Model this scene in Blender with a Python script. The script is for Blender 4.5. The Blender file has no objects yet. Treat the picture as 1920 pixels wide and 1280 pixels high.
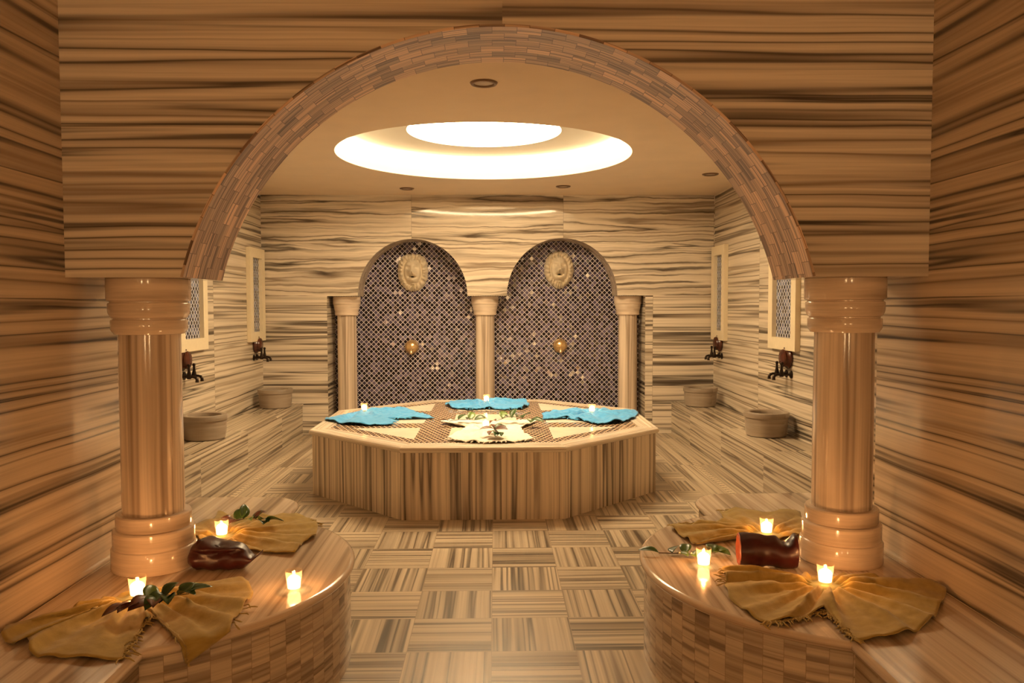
import bpy, math, random
from mathutils import Vector, Matrix, noise
PI = math.pi
random.seed(11)
SC = bpy.context.scene
COL = SC.collection

# ------------------------------------------------------------------ camera
F_PX, CAM = 1484.29, Vector((-0.004, 0.0, 1.63))
PITCH, YAW, ROLL = 0.0451, 0.0213, -0.0021
cy, sy, cp, sp, cr, sr = math.cos(YAW), math.sin(YAW), math.cos(PITCH), math.sin(PITCH), math.cos(ROLL), math.sin(ROLL)
R = Matrix(((cr, 0, sr), (0, 1, 0), (-sr, 0, cr))) @ Matrix(((1, 0, 0), (0, cp, -sp), (0, sp, cp))) @ Matrix(((cy, -sy, 0), (sy, cy, 0), (0, 0, 1)))
right, fwd, up = R[0].copy(), R[1].copy(), R[2].copy()
cam = bpy.data.cameras.new('camera')
cam.sensor_width = 36
cam.lens = F_PX / 1920 * 36
cam.clip_start = 0.05
co = bpy.data.objects.new('camera', cam)
COL.objects.link(co)
m = Matrix.Identity(4)
for i in range(3):
    m[i][0], m[i][1], m[i][2], m[i][3] = right[i], up[i], -fwd[i], CAM[i]
co.matrix_world = m
SC.camera = co


def gp(px, py, z):
    """point of the photograph on the horizontal plane z (measured layout of the cloths)"""
    d = right * ((px - 960) / F_PX) + fwd - up * ((py - 640) / F_PX)
    t = (z - CAM.z) / d.z
    return Vector((CAM.x + d.x * t, CAM.y + d.y * t))


# ------------------------------------------------------------------ materials
class NT:
    def __init__(s, name):
        s.m = bpy.data.materials.new(name)
        s.m.use_nodes = True
        s.t = s.m.node_tree
        s.t.nodes.clear()
        s.out = s.t.nodes.new('ShaderNodeOutputMaterial')

    def n(s, typ, **kw):
        x = s.t.nodes.new(typ)
        for k, v in kw.items():
            setattr(x, k, v)
        return x

    def link(s, a, b):
        s.t.links.new(a, b)

    def put(s, sock, v):
        if hasattr(v, 'is_output'):
            s.link(v, sock)
        else:
            sock.default_value = v

    def math(s, op, a, b=0.0, c=0.0, clamp=False):
        x = s.n('ShaderNodeMath', operation=op, use_clamp=clamp)
        s.put(x.inputs[0], a)
        s.put(x.inputs[1], b)
        if len(x.inputs) > 2:
            s.put(x.inputs[2], c)
        return x.outputs[0]

    def xyz(s, a, b, c=0.0):
        x = s.n('ShaderNodeCombineXYZ')
        s.put(x.inputs[0], a)
        s.put(x.inputs[1], b)
        s.put(x.inputs[2], c)
        return x.outputs[0]

    def sep(s, v):
        x = s.n('ShaderNodeSeparateXYZ')
        s.link(v, x.inputs[0])
        return x.outputs

    def noise(s, vec, scale=1.0, detail=2.0, rough=0.5, dims='3D', dist=0.0):
        x = s.n('ShaderNodeTexNoise', noise_dimensions=dims)
        s.link(vec, x.inputs['Vector'])
        x.inputs['Scale'].default_value = scale
        x.inputs['Detail'].default_value = detail
        x.inputs['Roughness'].default_value = rough
        x.inputs['Distortion'].default_value = dist
        return x.outputs[0]

    def white(s, vec):
        x = s.n('ShaderNodeTexWhiteNoise', noise_dimensions='3D')
        s.link(vec, x.inputs['Vector'])
        return x

    def ramp(s, fac, stops, interp='LINEAR'):
        x = s.n('ShaderNodeValToRGB')
        x.color_ramp.interpolation = interp
        e = x.color_ramp.elements
        while len(e) < len(stops):
            e.new(0.5)
        for el, (p, c) in zip(e, stops):
            el.position = p
            el.color = (*c, 1) if len(c) == 3 else c
        s.link(fac, x.inputs[0])
        return x.outputs[0]

    def mix(s, fac, a, b, mode='MIX'):
        x = s.n('ShaderNodeMix', data_type='RGBA', blend_type=mode)
        s.put(x.inputs[0], fac)
        for sock, v in ((x.inputs[6], a), (x.inputs[7], b)):
            if hasattr(v, 'is_output'):
                s.link(v, sock)
            else:
                sock.default_value = (*v, 1)
        return x.outputs[2]

    def bsdf(s, col, rough=0.5, metal=0.0, spec=0.5, **kw):
        b = s.n('ShaderNodeBsdfPrincipled')
        if hasattr(col, 'is_output'):
            s.link(col, b.inputs['Base Color'])
        else:
            b.inputs['Base Color'].default_value = (*col, 1)
        s.put(b.inputs['Roughness'], rough)
        b.inputs['Metallic'].default_value = metal
        b.inputs['Specular IOR Level'].default_value = spec
        for k, v in kw.items():
            s.put(b.inputs[k], v)
        s.link(b.outputs[0], s.out.inputs[0])
        return b


LIGHT, MID, DARK = (0.83, 0.735, 0.60), (0.31, 0.24, 0.175), (0.05, 0.036, 0.026)


def marble(name, W=None, H=None, u0=0.0, v0=0.0, stagger=0.0, parity=False, joint=0.0, cols=(LIGHT, MID, DARK), warp=0.03,
           vs=1.0, us=1.0, vein=1.0, rough=0.16, jcol=(0.2, 0.15, 0.1), tone=(0.36, 0.60), spec=0.5, swirl=0.0, tint=0.0):
    """streaked marble; UV in metres, u runs along the veins; W x H slabs each cut from another place of the block"""
    t = NT(name)
    uv = t.n('ShaderNodeUVMap', uv_map='UVMap').outputs[0]
    U, V = t.sep(uv)[:2]
    a, b = U, V
    jm = None
    if W:
        rowf = t.math('DIVIDE', t.math('SUBTRACT', V, v0), H)
        row = t.math('FLOOR', rowf)
        colf = t.math('ADD', t.math('DIVIDE', t.math('SUBTRACT', U, u0), W), t.math('MULTIPLY', row, stagger))
        colu = t.math('FLOOR', colf)
        wn = t.white(t.xyz(colu, row, 3.7))
        rc = t.sep(wn.outputs[1])
        if parity:
            sw = t.math('ABSOLUTE', t.math('MODULO', t.math('ADD', row, colu), 2.0))
            inv = t.math('SUBTRACT', 1.0, sw)
            a = t.math('ADD', t.math('MULTIPLY', U, sw), t.math('MULTIPLY', V, inv))
            b = t.math('ADD', t.math('MULTIPLY', V, sw), t.math('MULTIPLY', U, inv))
        a = t.math('ADD', a, t.math('MULTIPLY', rc[0], 60.0))
        b = t.math('ADD', b, t.math('MULTIPLY', rc[1], 60.0))
        if joint:
            fu = t.math('MULTIPLY', t.math('FRACT', colf), W)
            fv = t.math('MULTIPLY', t.math('FRACT', rowf), H)
            d = t.math('MINIMUM', t.math('MINIMUM', fu, t.math('SUBTRACT', W, fu)), t.math('MINIMUM', fv, t.math('SUBTRACT', H, fv)))
            jm = t.math('LESS_THAN', d, joint)
    wob = t.math('SUBTRACT', t.noise(t.xyz(t.math('MULTIPLY', a, 0.8), t.math('MULTIPLY', b, 2.0)), 1.0, 2.0), 0.5)
    b2 = t.math('ADD', b, t.math('MULTIPLY', wob, warp))
    if swirl:
        w2 = t.math('SUBTRACT', t.noise(t.xyz(t.math('MULTIPLY', a, 3.0), t.math('MULTIPLY', b, 7.0)), 1.0, 3.0), 0.5)
        b2 = t.math('ADD', b2, t.math('MULTIPLY', w2, swirl))
    P = lambda su, sv, k: t.xyz(t.math('MULTIPLY', a, su * us), t.math('ADD', t.math('MULTIPLY', b2, sv * vs), k))
    L_, M_, D_ = cols
    mixc = lambda p, q, k: tuple(p[i] * (1 - k) + q[i] * k for i in range(3))
    # layered bands: one slow profile across the veins, cut into many crisp light and dark lines
    n1 = t.noise(P(0.05, 3.3, 0.0), 1.0, 3.0, 0.58)
    st = [(0.26, mixc(M_, D_, 0.5)), (0.30, M_), (0.325, L_), (0.375, mixc(L_, M_, 0.2)), (0.392, mixc(M_, D_, 0.6 * vein)), (0.405, mixc(L_, M_, 0.5)), (0.428, L_), (0.466, mixc(L_, M_, 0.12)),
          (0.484, mixc(L_, M_, 0.65)), (0.494, mixc(M_, D_, min(1, 0.95 * vein))), (0.504, mixc(L_, M_, 0.45)), (0.528, L_), (0.556, mixc(L_, M_, 0.1)), (0.572, M_), (0.590, mixc(L_, M_, 0.3)), (0.612, L_),
          (0.638, mixc(L_, M_, 0.1)), (0.650, mixc(M_, D_, min(1, 0.95 * vein))), (0.664, mixc(L_, M_, 0.7)), (0.70, L_)]
    base = t.ramp(n1, st)
    n4 = t.noise(P(0.08, 8.0, 31.0), 1.0, 3.0, 0.6)
    dens = t.ramp(n4, [(0.31, (0.50, 0.46, 0.42)), (0.40, (0.84, 0.82, 0.80)), (0.45, (1, 1, 1)), (0.60, (1.0, 1.0, 1.0)), (0.635, (0.72, 0.69, 0.66)), (0.66, (0.97, 0.97, 0.97))])
    # isolated dark narrow veins
    n2 = t.noise(P(0.11, 6.5, 17.0), 1.0, 3.0, 0.55)
    rid = t.math('ABSOLUTE', t.math('SUBTRACT', n2, 0.5))
    v1 = t.math('SUBTRACT', 1.0, t.math('MULTIPLY', rid, 30.0), clamp=True)
    msk = t.ramp(t.noise(P(0.40, 3.0, 41.0), 1.0, 2.0), [(0.45, (0, 0, 0)), (0.58, (1, 1, 1))])
    mk = t.sep(msk)[0]
    v1 = t.math('MULTIPLY', t.math('MULTIPLY', v1, mk), 0.95 * vein, clamp=True)
    fine = t.noise(P(0.8, 70.0, 5.0), 1.0, 3.0, 0.6)
    fsc = t.ramp(fine, [(0.30, (0.78, 0.76, 0.73)), (0.58, (1, 1, 1))])
    c = t.mix(1.0, base, dens, 'MULTIPLY')
    c = t.mix(v1, c, D_)
    c = t.mix(1.0, c, fsc, 'MULTIPLY')
    if tint and W:
        k = t.math('ADD', 1.0 - tint, t.math('MULTIPLY', rc[2], 2 * tint))
        kk = t.n('ShaderNodeCombineColor')
        for i in range(3):
            t.link(k, kk.inputs[i])
        c = t.mix(1.0, c, kk.outputs[0], 'MULTIPLY')
    if jm is not None:
        c = t.mix(t.math('MULTIPLY', jm, 0.7), c, jcol)
    t.bsdf(c, rough, spec=spec)
    return t.m


def mosaic(name, tile, stops, grout, rough=0.12, jitter=0.18, gw=0.09, rot=True, va=1.0):
    t = NT(name)
    uv = t.n('ShaderNodeUVMap', uv_map='UVMap').outputs[0]
    U, V = t.sep(uv)[:2]
    k = 0.70711 / tile
    if va != 1.0:
        V = t.math('MULTIPLY', V, va)
    if rot:
        a = t.math('MULTIPLY', t.math('ADD', U, V), k)
        b = t.math('MULTIPLY', t.math('SUBTRACT', U, V), k)
    else:
        a = t.math('DIVIDE', U, tile)
        b = t.math('DIVIDE', V, tile)
    fa, fb = t.math('FRACT', a), t.math('FRACT', b)
    d = t.math('MINIMUM', t.math('MINIMUM', fa, t.math('SUBTRACT', 1.0, fa)), t.math('MINIMUM', fb, t.math('SUBTRACT', 1.0, fb)))
    g = t.math('LESS_THAN', d, gw)
    wn = t.white(t.xyz(t.math('FLOOR', a), t.math('FLOOR', b), 1.3))
    c = t.ramp(wn.outputs[0], stops, 'CONSTANT')
    c = t.mix(g, c, grout)
    geo = t.n('ShaderNodeNewGeometry').outputs['Normal']
    sub = t.n('ShaderNodeVectorMath', operation='SUBTRACT')
    t.link(wn.outputs[1], sub.inputs[0])
    sub.inputs[1].default_value = (0.5, 0.5, 0.5)
    sc = t.n('ShaderNodeVectorMath', operation='SCALE')
    t.link(sub.outputs[0], sc.inputs[0])
    t.link(t.math('MULTIPLY', t.math('SUBTRACT', 1.0, g), jitter), sc.inputs['Scale'])
    ad = t.n('ShaderNodeVectorMath', operation='ADD')
    t.link(geo, ad.inputs[0])
    t.link(sc.outputs[0], ad.inputs[1])
    nm = t.n('ShaderNodeVectorMath', operation='NORMALIZE')
    t.link(ad.outputs[0], nm.inputs[0])
    r = t.math('ADD', rough, t.math('MULTIPLY', g, 0.5))
    bs = t.bsdf(c, r)
    t.link(nm.outputs[0], bs.inputs['Normal'])
    return t.m


def plain(name, col, rough=0.5, metal=0.0, var=0.0, scale=20.0, bump=0.0, bscale=60.0, spec=0.5, **kw):
    t = NT(name)
    c = col
    tc = t.n('ShaderNodeTexCoord').outputs['Object']
    if var:
        n = t.noise(tc, scale, 3.0)
        c = t.ramp(n, [(0.3, tuple(x * (1 - var) for x in col)), (0.7, tuple(min(1, x * (1 + var)) for x in col))])
    b = t.bsdf(c, rough, metal, spec, **kw)
    if bump:
        bp = t.n('ShaderNodeBump')
        bp.inputs['Strength'].default_value = bump
        bp.inputs['Distance'].default_value = 0.004
        t.link(t.noise(tc, bscale, 2.0), bp.inputs['Height'])
        t.link(bp.outputs[0], b.inputs['Normal'])
    return t.m


def cloth(name, c1, c2, band=None):
    t = NT(name)
    uv = t.n('ShaderNodeUVMap', uv_map='UVMap').outputs[0]
    U, V = t.sep(uv)[:2]
    n = t.noise(t.xyz(U, V), 30.0, 3.0)
    c = t.ramp(n, [(0.3, c1), (0.7, c2)])
    w = t.math('ADD', t.math('MULTIPLY', t.math('SINE', t.math('MULTIPLY', U, 1900.0)), 0.5), t.math('MULTIPLY', t.math('SINE', t.math('MULTIPLY', V, 1900.0)), 0.5))
    if band:   # pale woven stripes near the ends of the cloth (v = relative distance from the gather)
        s = t.math('ADD', t.math('GREATER_THAN', t.math('SINE', t.math('MULTIPLY', V, 150.0)), 0.35), 0.0)
        near = t.math('MULTIPLY', t.math('GREATER_THAN', V, 0.27), t.math('LESS_THAN', V, 0.42))
        c = t.mix(t.math('MULTIPLY', t.math('MULTIPLY', s, near), 0.45), c, band)
    b = t.bsdf(c, 0.9, spec=0.15)
    b.inputs['Sheen Weight'].default_value = 0.25
    bp = t.n('ShaderNodeBump')
    bp.inputs['Strength'].default_value = 0.25
    bp.inputs['Distance'].default_value = 0.002
    t.link(t.noise(t.xyz(U, V), 160.0, 3.0), bp.inputs['Height'])
    t.link(bp.outputs[0], b.inputs['Normal'])
    return t.m


def emit(name, col, strength):
    t = NT(name)
    e = t.n('ShaderNodeEmission')
    e.inputs[0].default_value = (*col, 1)
    e.inputs[1].default_value = strength
    t.link(e.outputs[0], t.out.inputs[0])
    return t.m


def clear_glass(name):
    t = NT(name)
    tr = t.n('ShaderNodeBsdfTransparent')
    tr.inputs[0].default_value = (1, 0.97, 0.92, 1)
    gl = t.n('ShaderNodeBsdfGlossy')
    gl.inputs['Roughness'].default_value = 0.03
    lw = t.n('ShaderNodeLayerWeight')
    lw.inputs[0].default_value = 0.3
    fac = t.math('ADD', 0.03, t.math('MULTIPLY', t.math('POWER', lw.outputs['Facing'], 4.0), 0.30))
    mx = t.n('ShaderNodeMixShader')
    t.link(fac, mx.inputs[0])
    t.link(tr.outputs[0], mx.inputs[1])
    t.link(gl.outputs[0], mx.inputs[2])
    tl = t.n('ShaderNodeBsdfTranslucent')
    tl.inputs[0].default_value = (0.9, 0.75, 0.55, 1)
    m2 = t.n('ShaderNodeMixShader')
    m2.inputs[0].default_value = 0.05
    t.link(mx.outputs[0], m2.inputs[1])
    t.link(tl.outputs[0], m2.inputs[2])
    t.link(m2.outputs[0], t.out.inputs[0])
    return t.m


WARM = (1.0, 0.735, 0.42)
M = {}
M['front_wall'] = marble('striped marble, arch wall', 1.83, 0.62, 0.03, 1.75, vein=1.0, rough=0.10)
M['side_wall'] = marble('striped marble, front side walls', 2.6, 0.86, -1.4, -0.44, cols=((0.70, 0.575, 0.43), (0.235, 0.175, 0.12), (0.04, 0.028, 0.019)), vein=1.0, rough=0.2)
M['rear_side'] = marble('striped marble, rear side walls', 1.75, 0.82, 8.3, -0.42, cols=((0.76, 0.66, 0.52), (0.28, 0.215, 0.155), (0.045, 0.033, 0.023)), vein=1.0, rough=0.12, joint=0.0015)
M['back_low'] = marble('striped marble, back wall lower', 2.0, 0.58, 0.0, 0.0, vein=1.0, rough=0.12, joint=0.0015)
M['back_high'] = marble('clouded marble, back wall upper', 1.91, 0.66, -1.05, 1.755, warp=0.12, swirl=0.05, vs=0.8, us=1.7, rough=0.04, tone=(0.30, 0.52), vein=0.9, joint=0.0015)
M['bench'] = marble('striped marble, benches', 1.25, 1.0, 0.3, 0.0, cols=((0.60, 0.50, 0.37), (0.24, 0.18, 0.13), (0.05, 0.035, 0.025)), vein=0.85, rough=0.22, vs=1.1)
M['slab'] = marble('pale striped marble, platform slabs', 3.0, 2.0, -1.0, -1.0, cols=((0.74, 0.61, 0.47), (0.55, 0.42, 0.31), (0.20, 0.14, 0.10)), vein=0.5, rough=0.12, vs=0.8)
M['octagon'] = marble('striped marble, octagon sides', 6.0, 0.63, 0.0, 0.0, cols=((0.86, 0.73, 0.57), (0.37, 0.285, 0.205), (0.07, 0.048, 0.033)), vein=0.9, rough=0.25, vs=0.95)
M['rim'] = marble('striped marble, rim', cols=(LIGHT, (0.60, 0.48, 0.36), (0.25, 0.18, 0.12)), vein=0.4, rough=0.18, vs=2.0)
M['tile'] = marble('striped marble floor tile', 0.4, 0.4, -0.026, 3.67, parity=True, joint=0.0022, cols=((0.59, 0.485, 0.35), (0.21, 0.155, 0.105), (0.045, 0.032, 0.021)), vein=0.85, rough=0.3, jcol=(0.3, 0.22, 0.14), vs=1.05, us=0.8, tint=0.10)
M['strip'] = marble('striped marble floor border', 1.6, 0.5, 0.0, 0.0, cols=((0.55, 0.45, 0.32), (0.25, 0.18, 0.12), (0.07, 0.05, 0.03)), vein=0.8, rough=0.3, joint=0.001)
SOFT = ((0.80, 0.66, 0.52), (0.58, 0.44, 0.33), (0.30, 0.21, 0.15))
M['shaft'] = marble('striped marble, column shafts', cols=((0.84, 0.71, 0.57), (0.44, 0.34, 0.255), (0.24, 0.175, 0.13)), vein=0.3, rough=0.13, vs=0.8)
M['turned'] = marble('striped marble, turned blocks', cols=SOFT, vein=0.2, rough=0.13, vs=0.55, warp=0.06, us=3.0)
M['soffit'] = marble('small marble tiles, arch lining', 0.105, 0.079, 0.0, 3.357, stagger=0.5, joint=0.0016, vein=0.9, rough=0.3, vs=2.2, us=1.2,
                     cols=((0.80, 0.58, 0.41), (0.26, 0.15, 0.095), (0.08, 0.042, 0.028)), jcol=(0.14, 0.08, 0.05), tint=0.30)
M['tesserae'] = marble('small marble tiles, curved fronts', 0.078, 0.078, 0.0, -0.03, joint=0.0012, cols=((0.68, 0.57, 0.44), (0.42, 0.33, 0.25), (0.14, 0.10, 0.075)), vein=0.7, rough=0.22, vs=1.0, us=0.5, jcol=(0.3, 0.22, 0.15), tint=0.06)
M['basin'] = marble('grey brown stone, basins', cols=((0.36, 0.29, 0.22), (0.27, 0.215, 0.16), (0.17, 0.13, 0.095)), vein=0.2, rough=0.5, warp=0.12, us=3.0, vs=0.5)
M['niche'] = mosaic('dark glass mosaic', 0.0455, [(0.0, (0.012, 0.009, 0.018)), (0.35, (0.045, 0.038, 0.070)), (0.55, (0.09, 0.075, 0.13)), (0.75, (0.02, 0.014, 0.028)), (0.9, (0.13, 0.11, 0.18))], (0.62, 0.57, 0.60), 0.10, 0.16, 0.072)
M['panel'] = mosaic('blue grey diamond mosaic', 0.047, [(0.0, (0.03, 0.03, 0.045)), (0.4, (0.10, 0.11, 0.17)), (0.7, (0.03, 0.035, 0.06)), (0.85, (0.18, 0.2, 0.28))], (0.50, 0.50, 0.56), 0.12, 0.12, 0.10)
M['lattice'] = mosaic('brown diamond mosaic', 0.033, [(0.0, (0.085, 0.045, 0.022)), (0.4, (0.12, 0.066, 0.034)), (0.7, (0.065, 0.036, 0.018)), (0.85, (0.15, 0.085, 0.045))], (0.52, 0.39, 0.26), 0.10, 0.03, 0.08, va=0.4)
M['cream'] = plain('cream stone inlay', (0.80, 0.72, 0.58), 0.14, var=0.06, scale=6)
M['niche_side'] = M['back_low']
M['plaster'] = plain('warm cream plaster', (0.80, 0.63, 0.45), 0.75, var=0.03, scale=3)
M['dome_paint'] = plain('white dome paint', (0.85, 0.80, 0.70), 0.7)
M['frame'] = plain('cream lacquered wood', (0.80, 0.69, 0.49), 0.35, var=0.03)
M['stone'] = plain('carved cream stone', (0.70, 0.60, 0.45), 0.5, var=0.10, scale=14, bump=0.15)
M['hole'] = plain('dark bore', (0.01, 0.008, 0.006), 0.8)
M['brass'] = plain('polished brass', (0.80, 0.56, 0.28), 0.22, 0.75)
M['bronze'] = plain('black bronze', (0.03, 0.018, 0.012), 0.28, 0.7)
M['wood'] = plain('varnished red brown wood', (0.075, 0.020, 0.009), 0.25, var=0.25, scale=16)
M['lampring'] = plain('brown metal lamp ring', (0.20, 0.12, 0.07), 0.3, 0.8)
M['lens'] = plain('frosted lamp lens', (0.55, 0.45, 0.36), 0.3)
M['mustard'] = cloth('mustard woven cotton', (0.34, 0.235, 0.060), (0.43, 0.305, 0.085))
M['mustard_fringe'] = plain('mustard cotton yarn', (0.42, 0.30, 0.10), 0.9, var=0.2, scale=60)
M['blue'] = cloth('turquoise blue cotton', (0.055, 0.27, 0.58), (0.09, 0.36, 0.68))
M['blue_fringe'] = plain('turquoise cotton yarn', (0.09, 0.40, 0.74), 0.9)
M['white'] = cloth('cream white cotton', (0.80, 0.74, 0.62), (0.88, 0.83, 0.72))
M['white_fringe'] = plain('cream cotton yarn', (0.85, 0.79, 0.67), 0.9)
M['leather'] = plain('dark red glossy leather', (0.045, 0.006, 0.005), 0.36, var=0.35, scale=14, bump=0.25, bscale=18)
M['leather_in'] = plain('red brown leather lining', (0.30, 0.07, 0.03), 0.5, var=0.3, scale=30)
M['leaf'] = plain('dark green leaf', (0.035, 0.075, 0.018), 0.32, var=0.35, scale=25)
M['leaf_light'] = plain('light green leaf', (0.10, 0.17, 0.03), 0.35, var=0.3, scale=25)
M['leaf_brown'] = plain('reddish brown leaf', (0.10, 0.035, 0.018), 0.4, var=0.4, scale=25)
M['stem'] = plain('brown twig', (0.09, 0.055, 0.025), 0.6)
M['glass'] = clear_glass('clear tumbler glass')
M['wax'] = emit('glowing candle wax', (1.0, 0.62, 0.27), 9.0)
M['flame'] = emit('candle flame', (1.0, 0.75, 0.42), 40.0)
M['dome_light'] = emit('dome lamp panel', WARM, 38.0)
M['led'] = emit('dome light strip', WARM, 45.0)
M['added_front_light'] = emit('added front room lamp panel', (1.0, 0.60, 0.27), 1.2)
M['added_globe'] = emit('globe lamp', (1.0, 0.62, 0.29), 560.0)  # for the added uplights behind the camera
def drain_mat():
    t = NT('slotted marble drain cover')
    uv = t.n('ShaderNodeUVMap', uv_map='UVMap').outputs[0]
    U = t.sep(uv)[0]
    g = t.math('LESS_THAN', t.math('FRACT', t.math('DIVIDE', U, 0.075)), 0.25)  # slots drawn as dark bars in the colour, not cut
    t.bsdf(t.mix(g, (0.58, 0.47, 0.33), (0.10, 0.065, 0.04)), 0.4)
    return t.m


M['drain_cover'] = drain_mat()


# ------------------------------------------------------------------ mesh helpers
def uv_wall(p, n):
    ax = max(range(3), key=lambda i: abs(n[i]))
    return ((p[1], p[2]), (p[0], p[2]), (p[1], p[0]))[ax]


def uv_vert(p, n):
    ax = max(range(3), key=lambda i: abs(n[i]))
    return ((p[2], p[1]), (p[2], p[0]), (p[1], p[0]))[ax]


def uv_xy(p, n):
    return (p[0], p[1])


class MB:
    def __init__(s):
        s.v, s.f = [], []     # faces: (indices, material, uvs, smooth)

    def face(s, pts, uv=None, mat=0, smooth=False, flip=False):
        b = len(s.v)
        pts = [Vector(p) for p in pts]
        uvs = None
        if callable(uv):
            n = Vector((0, 0, 0))
            for i in range(len(pts)):
                n += (pts[i] - pts[0]).cross(pts[(i + 1) % len(pts)] - pts[0])
            uvs = [uv(p, n) for p in pts]
        elif uv:
            uvs = list(uv)
        ix = list(range(b, b + len(pts)))
        if flip:
            ix.reverse()
            if uvs:
                uvs.reverse()
        s.v += pts
        s.f.append((ix, mat, uvs, smooth))

    def grid(s, rows, uvs=None, mat=0, smooth=True, close=False, flip=False, faces=None):
        """rows: list of lists of points; uvs the same shape"""
        b = len(s.v)
        nr, nc = len(rows), len(rows[0])
        for r in rows:
            s.v += [Vector(p) for p in r]
        for i in range(nr - 1):
            for j in range(nc if close else nc - 1):
                j2 = (j + 1) % nc
                ix = [b + i * nc + j, b + i * nc + j2, b + (i + 1) * nc + j2, b + (i + 1) * nc + j]
                u = None
                if uvs:
                    if close and j2 == 0:
                        du = uvs[i][nc - 1][0] - uvs[i][nc - 2][0]
                        du2 = uvs[i + 1][nc - 1][0] - uvs[i + 1][nc - 2][0]
                        u = [uvs[i][j], (uvs[i][j][0] + du, uvs[i][0][1]), (uvs[i + 1][j][0] + du2, uvs[i + 1][0][1]), uvs[i + 1][j]]
                    else:
                        u = [uvs[i][j], uvs[i][j2], uvs[i + 1][j2], uvs[i + 1][j]]
                if flip:
                    ix.reverse()
                    if u:
                        u.reverse()
                s.f.append((ix, mat, u, smooth))

    def box(s, lo, hi, uv=uv_wall, mat=0, skip=''):
        (x0, y0, z0), (x1, y1, z1) = lo, hi
        fs = {'-x': [(x0, y1, z0), (x0, y0, z0), (x0, y0, z1), (x0, y1, z1)], '+x': [(x1, y0, z0), (x1, y1, z0), (x1, y1, z1), (x1, y0, z1)],
              '-y': [(x0, y0, z0), (x1, y0, z0), (x1, y0, z1), (x0, y0, z1)], '+y': [(x1, y1, z0), (x0, y1, z0), (x0, y1, z1), (x1, y1, z1)],
              '-z': [(x0, y1, z0), (x1, y1, z0), (x1, y0, z0), (x0, y0, z0)], '+z': [(x0, y0, z1), (x1, y0, z1), (x1, y1, z1), (x0, y1, z1)]}
        for k, p in fs.items():
            if k not in skip.split():
                s.face(p, uv, mat)

    def lathe(s, prof, c=(0, 0, 0), n=48, mat=0, vert=False, smooth=True, axis='z', caps=True):
        """prof: list of (r, z) from bottom to top"""
        rows, uvs, acc = [], [], 0.0
        for i, (r, z) in enumerate(prof):
            if i:
                acc += math.hypot(r - prof[i - 1][0], z - prof[i - 1][1])
            row, ur = [], []
            for k in range(n):
                a = 2 * PI * k / n
                p = (r * math.cos(a), r * math.sin(a), z)
                if axis == 'x':
                    p = (z, p[0], p[1])
                elif axis == 'y':
                    p = (p[1], z, p[0])
                row.append((p[0] + c[0], p[1] + c[1], p[2] + c[2]))
                arc = a * max(q[0] for q in prof)
                ur.append((acc, arc) if vert else (arc, acc))
            rows.append(row)
            uvs.append(ur)
        if vert:  # keep the seam tidy
            uvs = [[(u, v) for (u, v) in r] for r in uvs]
            b = len(s.v)
            nr = len(rows)
            for r in rows:
                s.v += [Vector(p) for p in r]
            step = 2 * PI / n * max(q[0] for q in prof)
            for i in range(nr - 1):
                for k in range(n):
                    k2 = (k + 1) % n
                    s.f.append(([b + i * n + k, b + i * n + k2, b + (i + 1) * n + k2, b + (i + 1) * n + k], mat,
                                [uvs[i][k], (uvs[i][k][0], uvs[i][k][1] + step), (uvs[i + 1][k][0], uvs[i + 1][k][1] + step), uvs[i + 1][k]], smooth))
        else:
            s.grid(rows, uvs, mat, smooth, close=True)
        if caps:
            for row, rv, (r, z) in ((rows[0], True, prof[0]), (rows[-1], False, prof[-1])):
                if r > 1e-5:
                    s.face(row, lambda p, q: (p[0], p[1]), mat, flip=rv)

    def tube(s, pts, rad, n=8, mat=0, uvs=None, caps=True):
        pts = [Vector(p) for p in pts]
        rad = rad if isinstance(rad, (list, tuple)) else [rad] * len(pts)
        rows, prev = [], None
        for i, p in enumerate(pts):
            d = (pts[min(i + 1, len(pts) - 1)] - pts[max(i - 1, 0)]).normalized()
            ref = prev if prev is not None else (Vector((0, 0, 1)) if abs(d.z) < 0.9 else Vector((1, 0, 0)))
            e1 = (ref - d * ref.dot(d)).normalized()
            prev = e1
            e2 = d.cross(e1)
            rows.append([p + (e1 * math.cos(2 * PI * k / n) + e2 * math.sin(2 * PI * k / n)) * rad[i] for k in range(n)])
        s.grid(rows, None, mat, True, close=True)
        if caps:
            s.face(rows[0], None, mat, flip=True)
            s.face(rows[-1], None, mat)

    def build(s, name, mats, parent=None):
        me = bpy.data.meshes.new(name)
        me.from_pydata([tuple(v) for v in s.v], [], [f[0] for f in s.f])
        uvl = me.uv_layers.new(name='UVMap')
        for p, f in zip(me.polygons, s.f):
            p.material_index = f[1]
            p.use_smooth = f[3]
            if f[2]:
                for li, uv in zip(p.loop_indices, f[2]):
                    uvl.data[li].uv = uv
        for mt in (mats if isinstance(mats, (list, tuple)) else [mats]):
            me.materials.append(mt)
        me.validate()
        o = bpy.data.objects.new(name, me)
        COL.objects.link(o)
        if parent:
            o.parent = parent
        return o


def tag(o, label=None, cat=None, group=None, kind=None):
    for k, v in (('label', label), ('category', cat), ('group', group), ('kind', kind)):
        if v:
            o[k] = v
    return o


def empty(name, loc, label=None, cat=None, group=None, kind=None):
    o = bpy.data.objects.new(name, None)
    o.empty_display_size = 0.05
    COL.objects.link(o)
    o.location = loc
    return tag(o, label, cat, group, kind)


def structure(mb, name, mats, parent=None):
    o = mb.build(name, mats, parent)
    if parent is None:
        o['kind'] = 'structure'
    return o


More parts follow.
